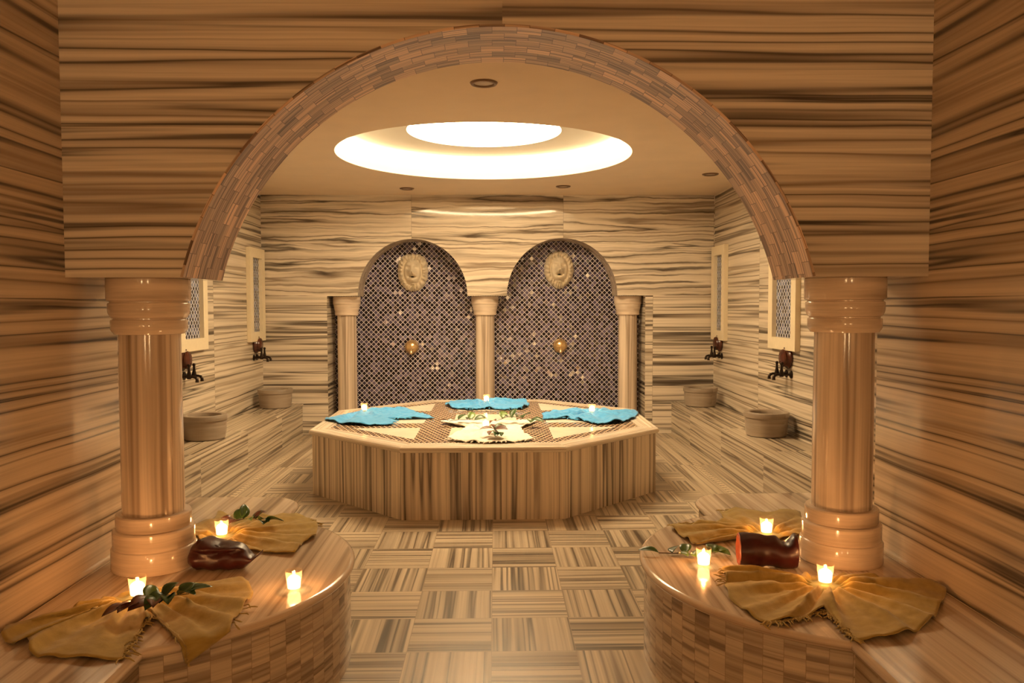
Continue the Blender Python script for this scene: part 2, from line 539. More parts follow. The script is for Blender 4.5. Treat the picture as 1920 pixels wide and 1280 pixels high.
def merge_smooth(o, dist=1e-5, angle=40):
    import bmesh
    bm = bmesh.new()
    bm.from_mesh(o.data)
    bmesh.ops.remove_doubles(bm, verts=bm.verts, dist=dist)
    lim = math.radians(angle)
    for e in bm.edges:
        if len(e.link_faces) == 2 and e.calc_face_angle(0) > lim:
            e.smooth = False
    bm.to_mesh(o.data)
    bm.free()
    return o


def copy_tree(o, parent=None):
    c = o.copy()
    COL.objects.link(c)
    c.parent = parent
    for ch in list(o.children):
        copy_tree(ch, c)
    return c


# ------------------------------------------------------------------ layout (metres)
YA0, YA1 = 3.357, 3.83            # arch wall faces
FL, FR = -1.80, 1.85              # front side walls
ZA = 1.752                        # underside of the arch wall
H = 3.02                          # ceiling
BL, BR, YB = -2.93, 2.78, 10.02   # rear room
KL, KR, KZ = -2.43, 2.234, 0.405  # rear benches
ZF = 0.459                        # front platforms
ACX, ACZ, AR = 0.02, 1.42, 1.371  # arch circle
OX, OY, OA, OZ = -0.097, 7.473, 1.523, 0.566
YN = YB + 0.47                    # back of the niches
NL, NR, NZ = -2.118, 1.903, 1.756
YF = -3.2                         # wall behind the camera
REAR0 = 4.0                       # front side walls end here

# ------------------------------------------------------------------ floor
b = MB()
b.face([(-2.03, YA1, 0), (1.78, YA1, 0), (1.78, YB, 0), (-2.03, YB, 0)], uv_xy, 0)
b.face([(FL, YF, 0), (FR, YF, 0), (FR, YA1, 0), (FL, YA1, 0)], uv_xy, 0)
b.face([(BL, YA1, 0), (-2.03, YA1, 0), (-2.03, YB, 0), (BL, YB, 0)], uv_wall, 1)
b.face([(1.78, YA1, 0), (BR, YA1, 0), (BR, YB, 0), (1.78, YB, 0)], uv_wall, 1)
b.face([(NL, YB, 0), (NR, YB, 0), (NR, YN, 0), (NL, YN, 0)], uv_xy, 0)
structure(b, 'floor', [M['tile'], M['strip']])
for i, (x0, x1) in enumerate(((-2.285, -2.245), (2.03, 2.07))):
    b = MB()
    b.box((x0, 4.9, 0.0003), (x1, 9.7, 0.002), lambda p, n: (p[1], p[0]))
    o = b.build('floor_drain', M['drain_cover'])
    tag(o, ('slotted drain line in the marble floor border beside the left rear bench', 'slotted drain line in the marble floor border beside the right rear bench')[i], 'drain', 'floor drains')

# ------------------------------------------------------------------ walls
b = MB()
b.face([(FL, REAR0, 0), (FL, YF, 0), (FL, YF, H), (FL, REAR0, H)], uv_wall, flip=True)
b.face([(FL, REAR0, 0), (FL, REAR0, H), (BL, REAR0, H), (BL, REAR0, 0)], uv_wall)
structure(b, 'wall_front_left', M['side_wall'])
b = MB()
b.face([(FR, REAR0, 0), (FR, YF, 0), (FR, YF, H), (FR, REAR0, H)], uv_wall)
b.face([(FR, REAR0, 0), (FR, REAR0, H), (BR, REAR0, H), (BR, REAR0, 0)], uv_wall, flip=True)
structure(b, 'wall_front_right', M['side_wall'])
b = MB()
b.face([(FL, YF, 0), (FR, YF, 0), (FR, YF, H), (FL, YF, H)], uv_wall)
structure(b, 'wall_entrance', M['front_wall'])
b = MB()
b.face([(BL, REAR0, 0), (BL, YB, 0), (BL, YB, H), (BL, REAR0, H)], uv_wall)
structure(b, 'wall_left', M['rear_side'])
b = MB()
b.face([(BR, YB, 0), (BR, REAR0, 0), (BR, REAR0, H), (BR, YB, H)], uv_wall)
structure(b, 'wall_right', M['rear_side'])

# arch wall: pierced lintel with a circular arch, lined with small tiles
b = MB()
a0 = math.asin((ZA - ACZ) / AR)
N = 72
arc = [(ACX + AR * math.cos(PI - a0 - (PI - 2 * a0) * k / N), ACZ + AR * math.sin(PI - a0 - (PI - 2 * a0) * k / N)) for k in range(N + 1)]
for yy, fl in ((YA0, False), (YA1, True)):
    b.face([(FL, yy, ZA), (arc[0][0], yy, ZA), (arc[0][0], yy, H), (FL, yy, H)], uv_wall, 0, flip=fl)
    b.face([(arc[-1][0], yy, ZA), (FR, yy, ZA), (FR, yy, H), (arc[-1][0], yy, H)], uv_wall, 0, flip=fl)
    for k in range(N):
        (xa, za), (xb, zb) = arc[k], arc[k + 1]
        b.face([(xa, yy, za), (xb, yy, zb), (xb, yy, H), (xa, yy, H)], uv_wall, 0, flip=fl)
b.face([(FL, YA0, ZA), (FL, YA1, ZA), (arc[0][0], YA1, ZA), (arc[0][0], YA0, ZA)], lambda p, n: (p[0], p[1]), 0)
b.face([(arc[-1][0], YA0, ZA), (arc[-1][0], YA1, ZA), (FR, YA1, ZA), (FR, YA0, ZA)], lambda p, n: (p[0], p[1]), 0)
structure(b, 'wall_arch', M['front_wall'])
b = MB()
step = AR * (PI - 2 * a0) / N
b.grid([[(x, YA0 - 0.004, z) for x, z in arc], [(x, YA1 + 0.004, z) for x, z in arc]], [[(k * step, 3.357) for k in range(N + 1)], [(k * step, 3.83) for k in range(N + 1)]], 0, True, flip=False)
# the thickness of the small tiles shows as a narrow edge around the arch
for yy, s_ in ((YA0 - 0.004, 1), (YA1 + 0.004, -1)):
    ou = [(ACX + (x - ACX) * (1 + 0.012 / AR), ACZ + (z - ACZ) * (1 + 0.012 / AR)) for x, z in arc]
    b.grid([[(x, yy, z) for x, z in arc], [(x, yy, z) for x, z in ou]], [[(k * step, 0.01) for k in range(N + 1)], [(k * step, 0.022) for k in range(N + 1)]], 0, True, flip=s_ > 0)
    b.grid([[(x, yy, z) for x, z in ou], [(x, yy + 0.004 * s_, z) for x, z in ou]], [[(k * step, 0.03) for k in range(N + 1)], [(k * step, 0.034) for k in range(N + 1)]], 0, True, flip=s_ > 0)
o = structure(b, 'trim_1', M['soffit'])
o['label'] = 'arch lining of small striped brown marble tiles'

# back wall with two arched niches
NA = ((-1.041, 0.69), (0.847, 0.70))
N = 40
arcs = [[(cx - r * math.cos(PI * k / N), NZ + (r + 0.025) * math.sin(PI * k / N)) for k in range(N + 1)] for cx, r in NA]
b = MB()
b.face([(BL, YB, 0), (NL, YB, 0), (NL, YB, NZ), (BL, YB, NZ)], uv_wall, 0)
b.face([(NR, YB, 0), (BR, YB, 0), (BR, YB, NZ), (NR, YB, NZ)], uv_wall, 0)
pl = [(BL, NZ)] + arcs[0] + arcs[1] + [(BR, NZ)]
for (xa, za), (xb, zb) in zip(pl[:-1], pl[1:]):
    if xb - xa > 1e-6:
        b.face([(xa, YB, za), (xb, YB, zb), (xb, YB, H), (xa, YB, H)], uv_wall, 1)
structure(b, 'wall_back', [M['back_low'], M['back_high']])
b = MB()   # niche inside: sides, flat soffits on the columns, arch reveals
b.face([(NL, YB, 0), (NL, YN, 0), (NL, YN, NZ), (NL, YB, NZ)], uv_wall, 0)
b.face([(NR, YN, 0), (NR, YB, 0), (NR, YB, NZ), (NR, YN, NZ)], uv_wall, 0)
for xa, xb in ((NL, arcs[0][0][0]), (arcs[0][-1][0], arcs[1][0][0]), (arcs[1][-1][0], NR)):
    b.face([(xa, YB, NZ), (xa, YN, NZ), (xb, YN, NZ), (xb, YB, NZ)], uv_xy, 1)
for arc_ in arcs:
    st = 0.7 * PI / N
    b.grid([[(x, YB, z) for x, z in arc_], [(x, YN, z) for x, z in arc_]], [[(k * st, 0.0) for k in range(N + 1)], [(k * st, YN - YB) for k in range(N + 1)]], 2, True)
structure(b, 'wall_niche', [M['back_low'], M['back_high'], M['tesserae']])
b = MB()
b.face([(NL, YN, 0), (NR, YN, 0), (NR, YN, NZ + 0.8), (NL, YN, NZ + 0.8)], lambda p, n: (p[0], p[2]), 0)
structure(b, 'wall_mosaic', M['niche'])

# ------------------------------------------------------------------ ceilings
DX, DY, DR, DH, D2 = -0.10, 7.43, 1.36, 0.225, 0.715
b = MB()
N = 96
x0, x1, y0, y1 = BL, BR, YA1, YB


def rect_hit(a):
    dx, dy = math.cos(a), math.sin(a)
    t = min(((x1 if dx > 0 else x0) - DX) / dx if abs(dx) > 1e-9 else 1e9, ((y1 if dy > 0 else y0) - DY) / dy if abs(dy) > 1e-9 else 1e9)
    return (DX + dx * t, DY + dy * t, H)


angs = sorted([2 * PI * k / N for k in range(N)] + [math.atan2(yy - DY, xx - DX) % (2 * PI) for xx in (x0, x1) for yy in (y0, y1)])
for k in range(len(angs)):
    a, c = angs[k], angs[(k + 1) % len(angs)]
    pa = (DX + DR * math.cos(a), DY + DR * math.sin(a), H)
    pc = (DX + DR * math.cos(c), DY + DR * math.sin(c), H)
    b.face([pa, pc, rect_hit(c), rect_hit(a)], None, 0)
b.face([(FL, YF, H), (FL, YA0, H), (FR, YA0, H), (FR, YF, H)], None, 0)
ring = lambda r, z: [(DX + r * math.cos(2 * PI * k / N), DY + r * math.sin(2 * PI * k / N), z) for k in range(N)]
b.grid([ring(DR, H), ring(DR, H + DH)], None, 1, True, close=True, flip=True)
b.grid([ring(DR, H + DH), ring(D2, H + DH)], None, 1, False, close=True, flip=True)
b.grid([ring(D2, H + DH), ring(D2, H + DH + 0.12)], None, 1, True, close=True, flip=True)
structure(b, 'ceiling', [M['plaster'], M['dome_paint']])

dome = empty('ceiling_light', (DX, DY, H + DH), 'large round glowing recessed dome light over the octagonal marble platform', 'ceiling light')
b = MB()
b.lathe([(0.001, 0.10), (D2 - 0.003, 0.06), (D2 - 0.003, 0.075), (0.001, 0.115)], n=64, caps=False)
b.build('light_panel', M['dome_light'], dome)
b = MB()
b.tube([(1.33 * math.cos(2 * PI * k / 96), 1.33 * math.sin(2 * PI * k / 96), -0.02) for k in range(97)], 0.013, 6, caps=False)
b.build('light_strip', M['led'], dome)
fl = empty('ceiling_light', (0.0, 0.35, H), 'round dim lamp added out of view in the front room ceiling behind the viewer', 'ceiling light')  # unseen lamp added to help light the front room and arch wall
b = MB()
b.lathe([(0.001, -0.03), (0.55, -0.03), (0.56, -0.002), (0.001, -0.001)], n=48, caps=False)
b.build('light_panel', M['added_front_light'], fl)

for i, x in enumerate((-0.95, 0.95)):  # unseen lamps added to light the arch wall; bowls block light going down
    e = empty('added_uplight', (x, YF + 0.001, 1.30), ('bowl shaped uplight added unseen on the entrance wall, left of the viewer', 'bowl shaped uplight added unseen on the entrance wall, right of the viewer')[i], 'added lamp', 'added uplights on the entrance wall')
    b = MB()
    b.lathe([(0.001, 0.0), (0.06, 0.0), (0.06, 0.012), (0.02, 0.02), (0.015, 0.06), (0.02, 0.085)], c=(0, 0, -0.06), axis='y', n=24, caps=False)
    b.build('bracket', M['brass'], e)
    b = MB()
    b.lathe([(0.001, -0.135), (0.06, -0.12), (0.11, -0.08), (0.145, -0.01), (0.15, 0.03), (0.146, 0.03), (0.14, -0.008), (0.105, -0.076), (0.057, -0.116), (0.001, -0.130)], c=(0, 0.225, 0), n=40, caps=False)
    b.build('bowl', M['stone'], e)
    b = MB()
    b.lathe([(max(0.001, 0.09 * math.sin(PI * k / 16)), -0.09 * math.cos(PI * k / 16)) for k in range(17)], c=(0, 0.225, 0.005), n=32, caps=False)
    b.build('added_globe', M['added_globe'], e)
spot = empty('ceiling_spotlight', (-0.07, 5.01, H), 'largest round recessed spotlight, just behind the crown of the big arch', 'spotlight', 'recessed spotlights')
b = MB()
b.lathe([(0.060, -0.004), (0.066, -0.013), (0.080, -0.012), (0.088, -0.001)], n=40, caps=False)
b.build('trim_ring', M['lampring'], spot)
b = MB()
b.lathe([(0.001, -0.007), (0.040, -0.006), (0.060, -0.0035)], n=32, caps=False)
b.build('lamp_lens', M['lens'], spot)
for x, y, lab in ((-1.042, 9.467, 'left small recessed spotlight over the back wall niches'), (0.795, 9.286, 'right small recessed spotlight over the back wall niches'),
                  (2.282, 8.413, 'recessed spotlight at the right edge of the ceiling beside the arch')):
    c = copy_tree(spot)
    c.location = (x, y, H)
    c['label'] = lab


# ------------------------------------------------------------------ columns
def column(name, x, y, z0, parts, label, group, loc_top):
    e = empty(name, (x, y, z0), label, 'column', group, 'thing')
    for nm, prof, mat, vert in parts:
        b = MB()
        b.lathe(prof, n=64, vert=vert)
        merge_smooth(b.build(nm, mat, e), 1e-5, 32)
    return e


zt = ZA - ZF
base = [(0.180, 0.0), (0.1815, 0.004), (0.1815, 0.090), (0.178, 0.096), (0.172, 0.099), (0.172, 0.102), (0.1735, 0.106), (0.1735, 0.172), (0.169, 0.178), (0.158, 0.180), (0.158, 0.183), (0.160, 0.187), (0.160, 0.240), (0.156, 0.246), (0.135, 0.247)]
shaft = [(0.1315, 0.247), (0.1315, 0.60), (0.1300, 0.90), (0.1290, 1.05)]
cap = [(0.131, 1.046), (0.146, 1.048), (0.1575, 1.064), (0.1600, 1.070), (0.1600, 1.106), (0.1575, 1.111), (0.1515, 1.113), (0.1515, 1.118), (0.1600, 1.122), (0.1680, 1.140), (0.1700, 1.150), (0.1700, 1.180), (0.1675, 1.185), (0.1610, 1.187), (0.1610, 1.192), (0.1720, 1.196), (0.1755, 1.202), (0.1755, zt - 0.003), (0.173, zt - 0.001)]
pc = [('base', base, M['turned'], False), ('shaft', shaft, M['shaft'], True), ('capital', cap, M['turned'], False)]
column('marble_column', -1.553, 3.585, ZF + 0.001, pc, 'round marble column carrying the left end of the big arch', 'arch columns', None)
column('marble_column', 1.592, 3.585, ZF + 0.001, pc, 'round marble column carrying the right end of the big arch', 'arch columns', None)
ps = [('base', [(0.17, 0), (0.17, 0.10), (0.15, 0.13), (0.13, 0.14)], M['turned'], False), ('shaft', [(0.125, 0.14), (0.1235, 1.0), (0.122, 1.51)], M['shaft'], True),
      ('capital', [(0.124, 1.508), (0.146, 1.510), (0.150, 1.516), (0.150, 1.565), (0.154, 1.572), (0.160, 1.60), (0.168, 1.636), (0.168, 1.644), (0.176, 1.652), (0.178, 1.66), (0.178, NZ - 0.004)], M['turned'], False)]
for x, lab in ((-1.915, 'slim marble column at the left end of the mosaic niches'), (-0.135, 'slim marble column standing between the two mosaic niches'), (1.72, 'slim marble column at the right end of the mosaic niches')):
    column('niche_column', x, YB + 0.24, 0.001, ps, lab, 'niche columns', None)


# ------------------------------------------------------------------ slabs with bullnose edges
def offset_poly(pts, d):
    n = len(pts)
    out = []
    for i in range(n):
        p0, p1, p2 = Vector(pts[i - 1]), Vector(pts[i]), Vector(pts[(i + 1) % n])
        e1, e2 = (p1 - p0).normalized(), (p2 - p1).normalized()
        n1, n2 = Vector((e1.y, -e1.x)), Vector((e2.y, -e2.x))
        k = 1 + n1.dot(n2)
        q = (n1 + n2) / k if k > 0.15 else n1
        out.append(p1 + q * d)
    return out


def slab(outline, z0, z1, over, uv_top, name, mat, parent):
    """outline counter-clockwise; rounded nose of radius (z1-z0)/2"""
    b = MB()
    t = (z1 - z0) / 2
    per = [0.0]
    n = len(outline)
    for i in range(n):
        per.append(per[-1] + (Vector(outline[(i + 1) % n]) - Vector(outline[i])).length)
    rows, uvs = [], []
    for k in range(8):
        a = -PI / 2 + PI * k / 7
        o = offset_poly(outline, over - t + t * math.cos(a))
        rows.append([(p[0], p[1], (z0 + z1) / 2 + t * math.sin(a)) for p in o])
        uvs.append([(per[i], k * t * 0.45) for i in range(n)])
    b.grid(rows, uvs, 0, True, close=True)
    b.face(rows[-1], uv_top, 0)
    b.face(rows[0], uv_top, 0, flip=True)
    return merge_smooth(b.build(name, mat, parent), 1e-5, 50)


def skirt(outline, z0, z1, rng, uvmode, name, mat, parent):
    """vertical faces below a slab along the given index pairs"""
    b = MB()
    acc = 0.0
    for i in rng:
        p, q = Vector(outline[i]), Vector(outline[(i + 1) % len(outline)])
        L = (q - p).length
        u = [(acc, z0), (acc + L, z0), (acc + L, z1), (acc, z1)]
        if uvmode == 'v':
            u = [(c, a) for a, c in u]
        b.face([(p.x, p.y, z0), (q.x, q.y, z0), (q.x, q.y, z1), (p.x, p.y, z1)], u, 0, True)
        acc += L
    return merge_smooth(b.build(name, mat, parent), 1e-5, 40)


def platform(sgn, wall, edge, cx, edge2, lab):
    """bench along the front wall swelling into a round platform under the arch column (built for the left, mirrored by sgn)"""
    r, cyy = 0.915, 3.53
    pts = []
    X = lambda v: sgn * v            # v measured from the room's centre line
    e1, e2 = abs(edge) + 0.02, abs(edge2) + 0.02
    w = abs(wall) - 0.025
    pts.append((w, YF + 0.03))
    pts.append((e1, YF + 0.03))
    c = abs(cx)
    t0 = -math.acos((c - e1) / r)
    t1 = math.acos((c - e2) / r)
    # angle measured from the direction towards the room centre
    na = 48
    pa = []
    for k in range(na + 1):
        a = t0 + (t1 - t0) * k / na
        pa.append((c - r * math.cos(a), cyy + r * math.sin(a)))
    i0 = len(pts)
    pts += pa
    i1 = len(pts) - 1
    rc = 0.22
    for k in range(9):
        a = k / 8 * PI / 2
        pts.append((e2 + rc - rc * math.cos(a), 4.85 - rc + rc * math.sin(a)))
    pts += [(2.20, 4.85), (2.20, REAR0 + 0.026), (w, REAR0 + 0.026)]
    P = [(X(px), py) for px, py in pts]
    ccw = sum(P[i][0] * P[(i + 1) % len(P)][1] - P[(i + 1) % len(P)][0] * P[i][1] for i in range(len(P))) > 0
    n = len(P)
    idx = list(range(n))
    if not ccw:
        P.reverse()
    e = empty('marble_bench', (X(c), 0.0, 0.0), lab, 'bench', 'front benches with round platforms')
    off = Vector((X(c), 0.0))
    Q = [(p[0] - off.x, p[1]) for p in P]
    slab(Q, ZF - 0.038, ZF, 0.022, lambda p, nn: (p[1], p[0]), 'seat_slab', M['slab'], e)
    mos, pln = [], []
    for i in range(n):
        oi = i if ccw else (n - 2 - i) % n      # edge index in the unreversed outline
        if i0 <= oi < i1:
            mos.append(i)
        elif oi in (i0 - 1,) or (i1 <= oi < n - 3):
            pln.append(i)
    skirt(Q, 0.0, ZF - 0.038, mos, 'h', 'curved_front', M['tesserae'], e)
    skirt(Q, 0.0, ZF - 0.038, pln, 'h', 'straight_front', M['bench'], e)
    return e


platform(-1, FL, -1.21, -1.59, -1.17, 'marble bench along the left front wall, swelling into a round platform under the column')
platform(1, FR, 1.23, 1.60, 1.19, 'marble bench along the right front wall, swelling into a round platform under the column')


def rear_bench(sgn, wall, edge, lab):
    e = empty('marble_bench', (wall, 0, 0), lab, 'bench', 'rear benches with basins')
    y0, y1 = REAR0 + 0.003, YB - 0.002
    xa, xb = (0.002, edge - wall) if sgn < 0 else (edge - wall, -0.002)
    ol = [(xa, y0), (xb, y0), (xb, y1), (xa, y1)]
    slab(ol, KZ - 0.035, KZ, 0.0, lambda p, n: (p[1], p[0]), 'seat_slab', M['bench'], e)
    fx = xb - 0.012 if sgn < 0 else xa + 0.012
    b = MB()
    b.face([(fx, y0, 0), (fx, y1, 0), (fx, y1, KZ - 0.035), (fx, y0, KZ - 0.035)], lambda p, n: (p[1], p[2] + 3.1), 0, flip=sgn > 0)
    b.build('front_panel', M['bench'], e)


rear_bench(-1, BL, KL, 'long low marble bench along the left rear wall under two basins')
rear_bench(1, BR, KR, 'long low marble bench along the right rear wall under two basins')

# ------------------------------------------------------------------ octagonal platform
T8 = math.tan(PI / 8)
octv = lambda a: [(a, -a * T8), (a, a * T8), (a * T8, a), (-a * T8, a), (-a, a * T8), (-a, -a * T8), (-a * T8, -a), (a * T8, -a)]
oc = empty('marble_platform', (OX, OY, 0), 'large octagonal striped marble platform in the middle of the rear room', 'platform')
ob = octv(OA - 0.028)
skirt(ob, 0.0, OZ - 0.045, range(8), 'v', 'side_panel', M['octagon'], oc)
b = MB()
a_in, z0, z1 = OA - 0.175, OZ - 0.05, OZ
t = 0.025
prof = [(OA - 0.03, z0)] + [(OA - t + t * math.cos(a), OZ - t + t * math.sin(a)) for a in [-PI / 2 + PI * k / 7 for k in range(8)]] + [(OA - 0.07, OZ), (OA - 0.075, OZ - 0.003), (OA - 0.080, OZ), (a_in, OZ), (a_in, OZ - 0.02)]
for k in range(8):
    rows, uvs, acc = [], [], 0.0
    for i, (rr, z) in enumerate(prof):
        vv = octv(rr)
        p, q = vv[k], vv[(k + 1) % 8]
        if i:
            acc += math.hypot(rr - prof[i - 1][0], z - prof[i - 1][1])
        rows.append([(p[0], p[1], z), (q[0], q[1], z)])
        uvs.append([(k * 3.3 - rr * T8, acc + k * 1.7), (k * 3.3 + rr * T8, acc + k * 1.7)])
    b.grid(rows, uvs, 0, False)
b.build('rim', M['rim'], oc)
zi = OZ - 0.004
b = MB()
b.face([(x, y, zi) for x, y in octv(a_in + 0.001)], uv_xy, 0)
b.build('mosaic_top', M['lattice'], oc)
b = MB()
zc = zi + 0.0012
ins = [[(-0.29, -0.29), (0.29, -0.29), (0.29, 0.29), (-0.29, 0.29)]]
lim = (a_in - 0.13) * math.sqrt(2)
for s in (-1, 1):
    ins.append([(s * 0.56, -0.29), (s * (a_in - 0.13), -0.29), (s * (a_in - 0.13), 0.29), (s * 0.56, 0.29)])
    ins.append([(-0.29, s * 0.56), (0.29, s * 0.56), (0.29, s * (a_in - 0.13)), (-0.29, s * (a_in - 0.13))])
    for q in (-1, 1):
        ins.append([(s * 0.56, q * 0.56), (s * (lim - 0.56), q * 0.56), (s * 0.56, q * (lim - 0.56))])
for pl in ins:
    area = sum(pl[i][0] * pl[(i + 1) % len(pl)][1] - pl[(i + 1) % len(pl)][0] * pl[i][1] for i in range(len(pl)))
    if area < 0:
        pl = pl[::-1]
    b.face([(x, y, zc) for x, y in pl], uv_xy, 0)
    b.face([(x, y, zi) for x, y in pl], uv_xy, 0, flip=True)
b.build('cream_inlay', M['cream'], oc)

# ------------------------------------------------------------------ wall panels (windows) with diamond mosaic
def window(i, sgn, wall, ya, yb, z0=1.205, z1=2.33, lab=''):
    d = 0.05
    s = -sgn        # towards the room
    w, bz = 0.115, 0.115
    e = empty('window_%d' % i, (wall, (ya + yb) / 2, z0), lab, 'window', None, 'structure')
    hw, hh = (yb - ya) / 2, z1 - z0
    xs = sorted((s * 0.001, s * d))
    b = MB()
    for (a, c, p, q) in ((-hw, -hw + w, 0, hh), (hw - w, hw, 0, hh), (-hw + w, hw - w, 0, bz), (-hw + w, hw - w, hh - bz, hh)):
        b.box((xs[0], a, p), (xs[1], c, q), None)
    o = b.build('window_frame', M['frame'], e)
    md = o.modifiers.new('edge', 'BEVEL')
    md.width, md.segments = 0.004, 2
    b = MB()
    b.face([(s * 0.006, -hw + w, bz), (s * 0.006, hw - w, bz), (s * 0.006, hw - w, hh - bz), (s * 0.006, -hw + w, hh - bz)], lambda p, n: (p[1], p[2]), 0, flip=sgn > 0)
    b.build('window_pane', M['panel'], e)


window(1, -1, BL, 7.30, 8.00, lab='front window panel of diamond mosaic in a cream frame on the left wall')
window(2, -1, BL, 9.40, 9.99, lab='rear window panel of diamond mosaic in a cream frame on the left wall')
window(3, 1, BR, 7.16, 7.88, lab='front window panel of diamond mosaic in a cream frame on the right wall')
window(4, 1, BR, 9.42, 9.98, z1=2.36, lab='rear window panel of diamond mosaic in a cream frame on the right wall')

# ------------------------------------------------------------------ basins
def basin(x, y, r, lab, first=[None]):
    if first[0] is None:
        e = empty('marble_basin', (x, y, KZ + 0.001), lab, 'basin', 'wash basins on the rear benches')
        b = MB()
        b.lathe([(0.165, 0.0), (0.180, 0.008), (0.190, 0.06), (0.194, 0.12), (0.195, 0.172), (0.205, 0.178), (0.207, 0.184), (0.207, 0.218), (0.202, 0.225), (0.160, 0.225), (0.150, 0.219), (0.145, 0.19), (0.13, 0.11), (0.09, 0.06), (0.001, 0.05)], n=64)
        merge_smooth(b.build('bowl', M['basin'], e), 1e-5, 40)
        first[0] = e
        return e
    c = copy_tree(first[0])
    c.location = (x, y, KZ + 0.001)
    c.rotation_euler.z = x * 2.1
    c['label'] = lab
    return c


basin(-2.70, 7.36, 0.2, 'round stone basin on the left bench nearest the big arch')
basin(-2.67, 9.62, 0.2, 'round stone basin at the back end of the left bench')
basin(2.50, 9.58, 0.2, 'round stone basin at the back end of the right bench')
basin(2.545, 7.36, 0.2, 'round stone basin on the right bench nearest the big arch')


# ------------------------------------------------------------------ wall taps
def make_tap():
    """faces +x, wall at x = 0, z = 0 at the middle of the rosette"""
    e = empty('wall_tap', (0, 0, 0), 'x', 'tap', 'wall taps over the basins')
    b = MB()
    b.lathe([(0.086, 0.002), (0.090, 0.008), (0.090, 0.020), (0.078, 0.032), (0.072, 0.045), (0.076, 0.054), (0.070, 0.066), (0.050, 0.074), (0.024, 0.078), (0.001, 0.079)], axis='x', n=40)
    b.tube([(0.03, 0, 0.080), (0.03, 0, 0.100)], [0.022, 0.010], 10)
    merge_smooth(b.build('rosette', M['wood'], e), 1e-5, 40)
    for k, yy in enumerate((-0.055, 0.055)):
        b = MB()
        z = -0.135
        b.lathe([(0.034, 0.001), (0.034, 0.008), (0.020, 0.016), (0.012, 0.022)], c=(0, yy, z), axis='x', n=24)
        b.tube([(0.015, yy, z), (0.12, yy, z), (0.140, yy, z - 0.006), (0.150, yy, z - 0.022), (0.150, yy, z - 0.045)], [0.011, 0.011, 0.012, 0.013, 0.015], 12)
        merge_smooth(b.build('spout', M['bronze'], e), 1e-5, 40)
        b = MB()
        b.lathe([(0.001, -0.020), (0.017, -0.018), (0.022, 0.0), (0.017, 0.022), (0.011, 0.05), (0.009, 0.08), (0.013, 0.088), (0.013, 0.10), (0.008, 0.106), (0.001, 0.107)], c=(0.085, yy, z), n=20, caps=False)
        merge_smooth(b.build('valve_stem', M['bronze'], e), 1e-5, 40)
    return e


tap = make_tap()
taps = ((BL, 7.42, 1.13, 0, 'dark wall tap with round wooden rosette over the left basin nearest the arch'),
        (BL, 9.70, 1.16, 0, 'dark wall tap with round wooden rosette over the left basin by the back wall'),
        (BR, 9.70, 1.16, PI, 'dark wall tap with round wooden rosette over the right basin by the back wall'),
        (BR, 7.42, 1.13, PI, 'dark wall tap with round wooden rosette over the right basin nearest the arch'))
for i, (x, y, z, rz, lab) in enumerate(taps):
    o = tap if i == 0 else copy_tree(tap)
    o.location = (x + (0.001 if rz == 0 else -0.001), y, z)
    o.rotation_euler.z = rz
    o.scale = (1.12, 1.12, 1.12)
    o['label'] = lab


# ------------------------------------------------------------------ lion heads
def gauss(x, y, cx, cyy, sx, syy):
    return math.exp(-((x - cx) / sx) ** 2 - ((y - cyy) / syy) ** 2)


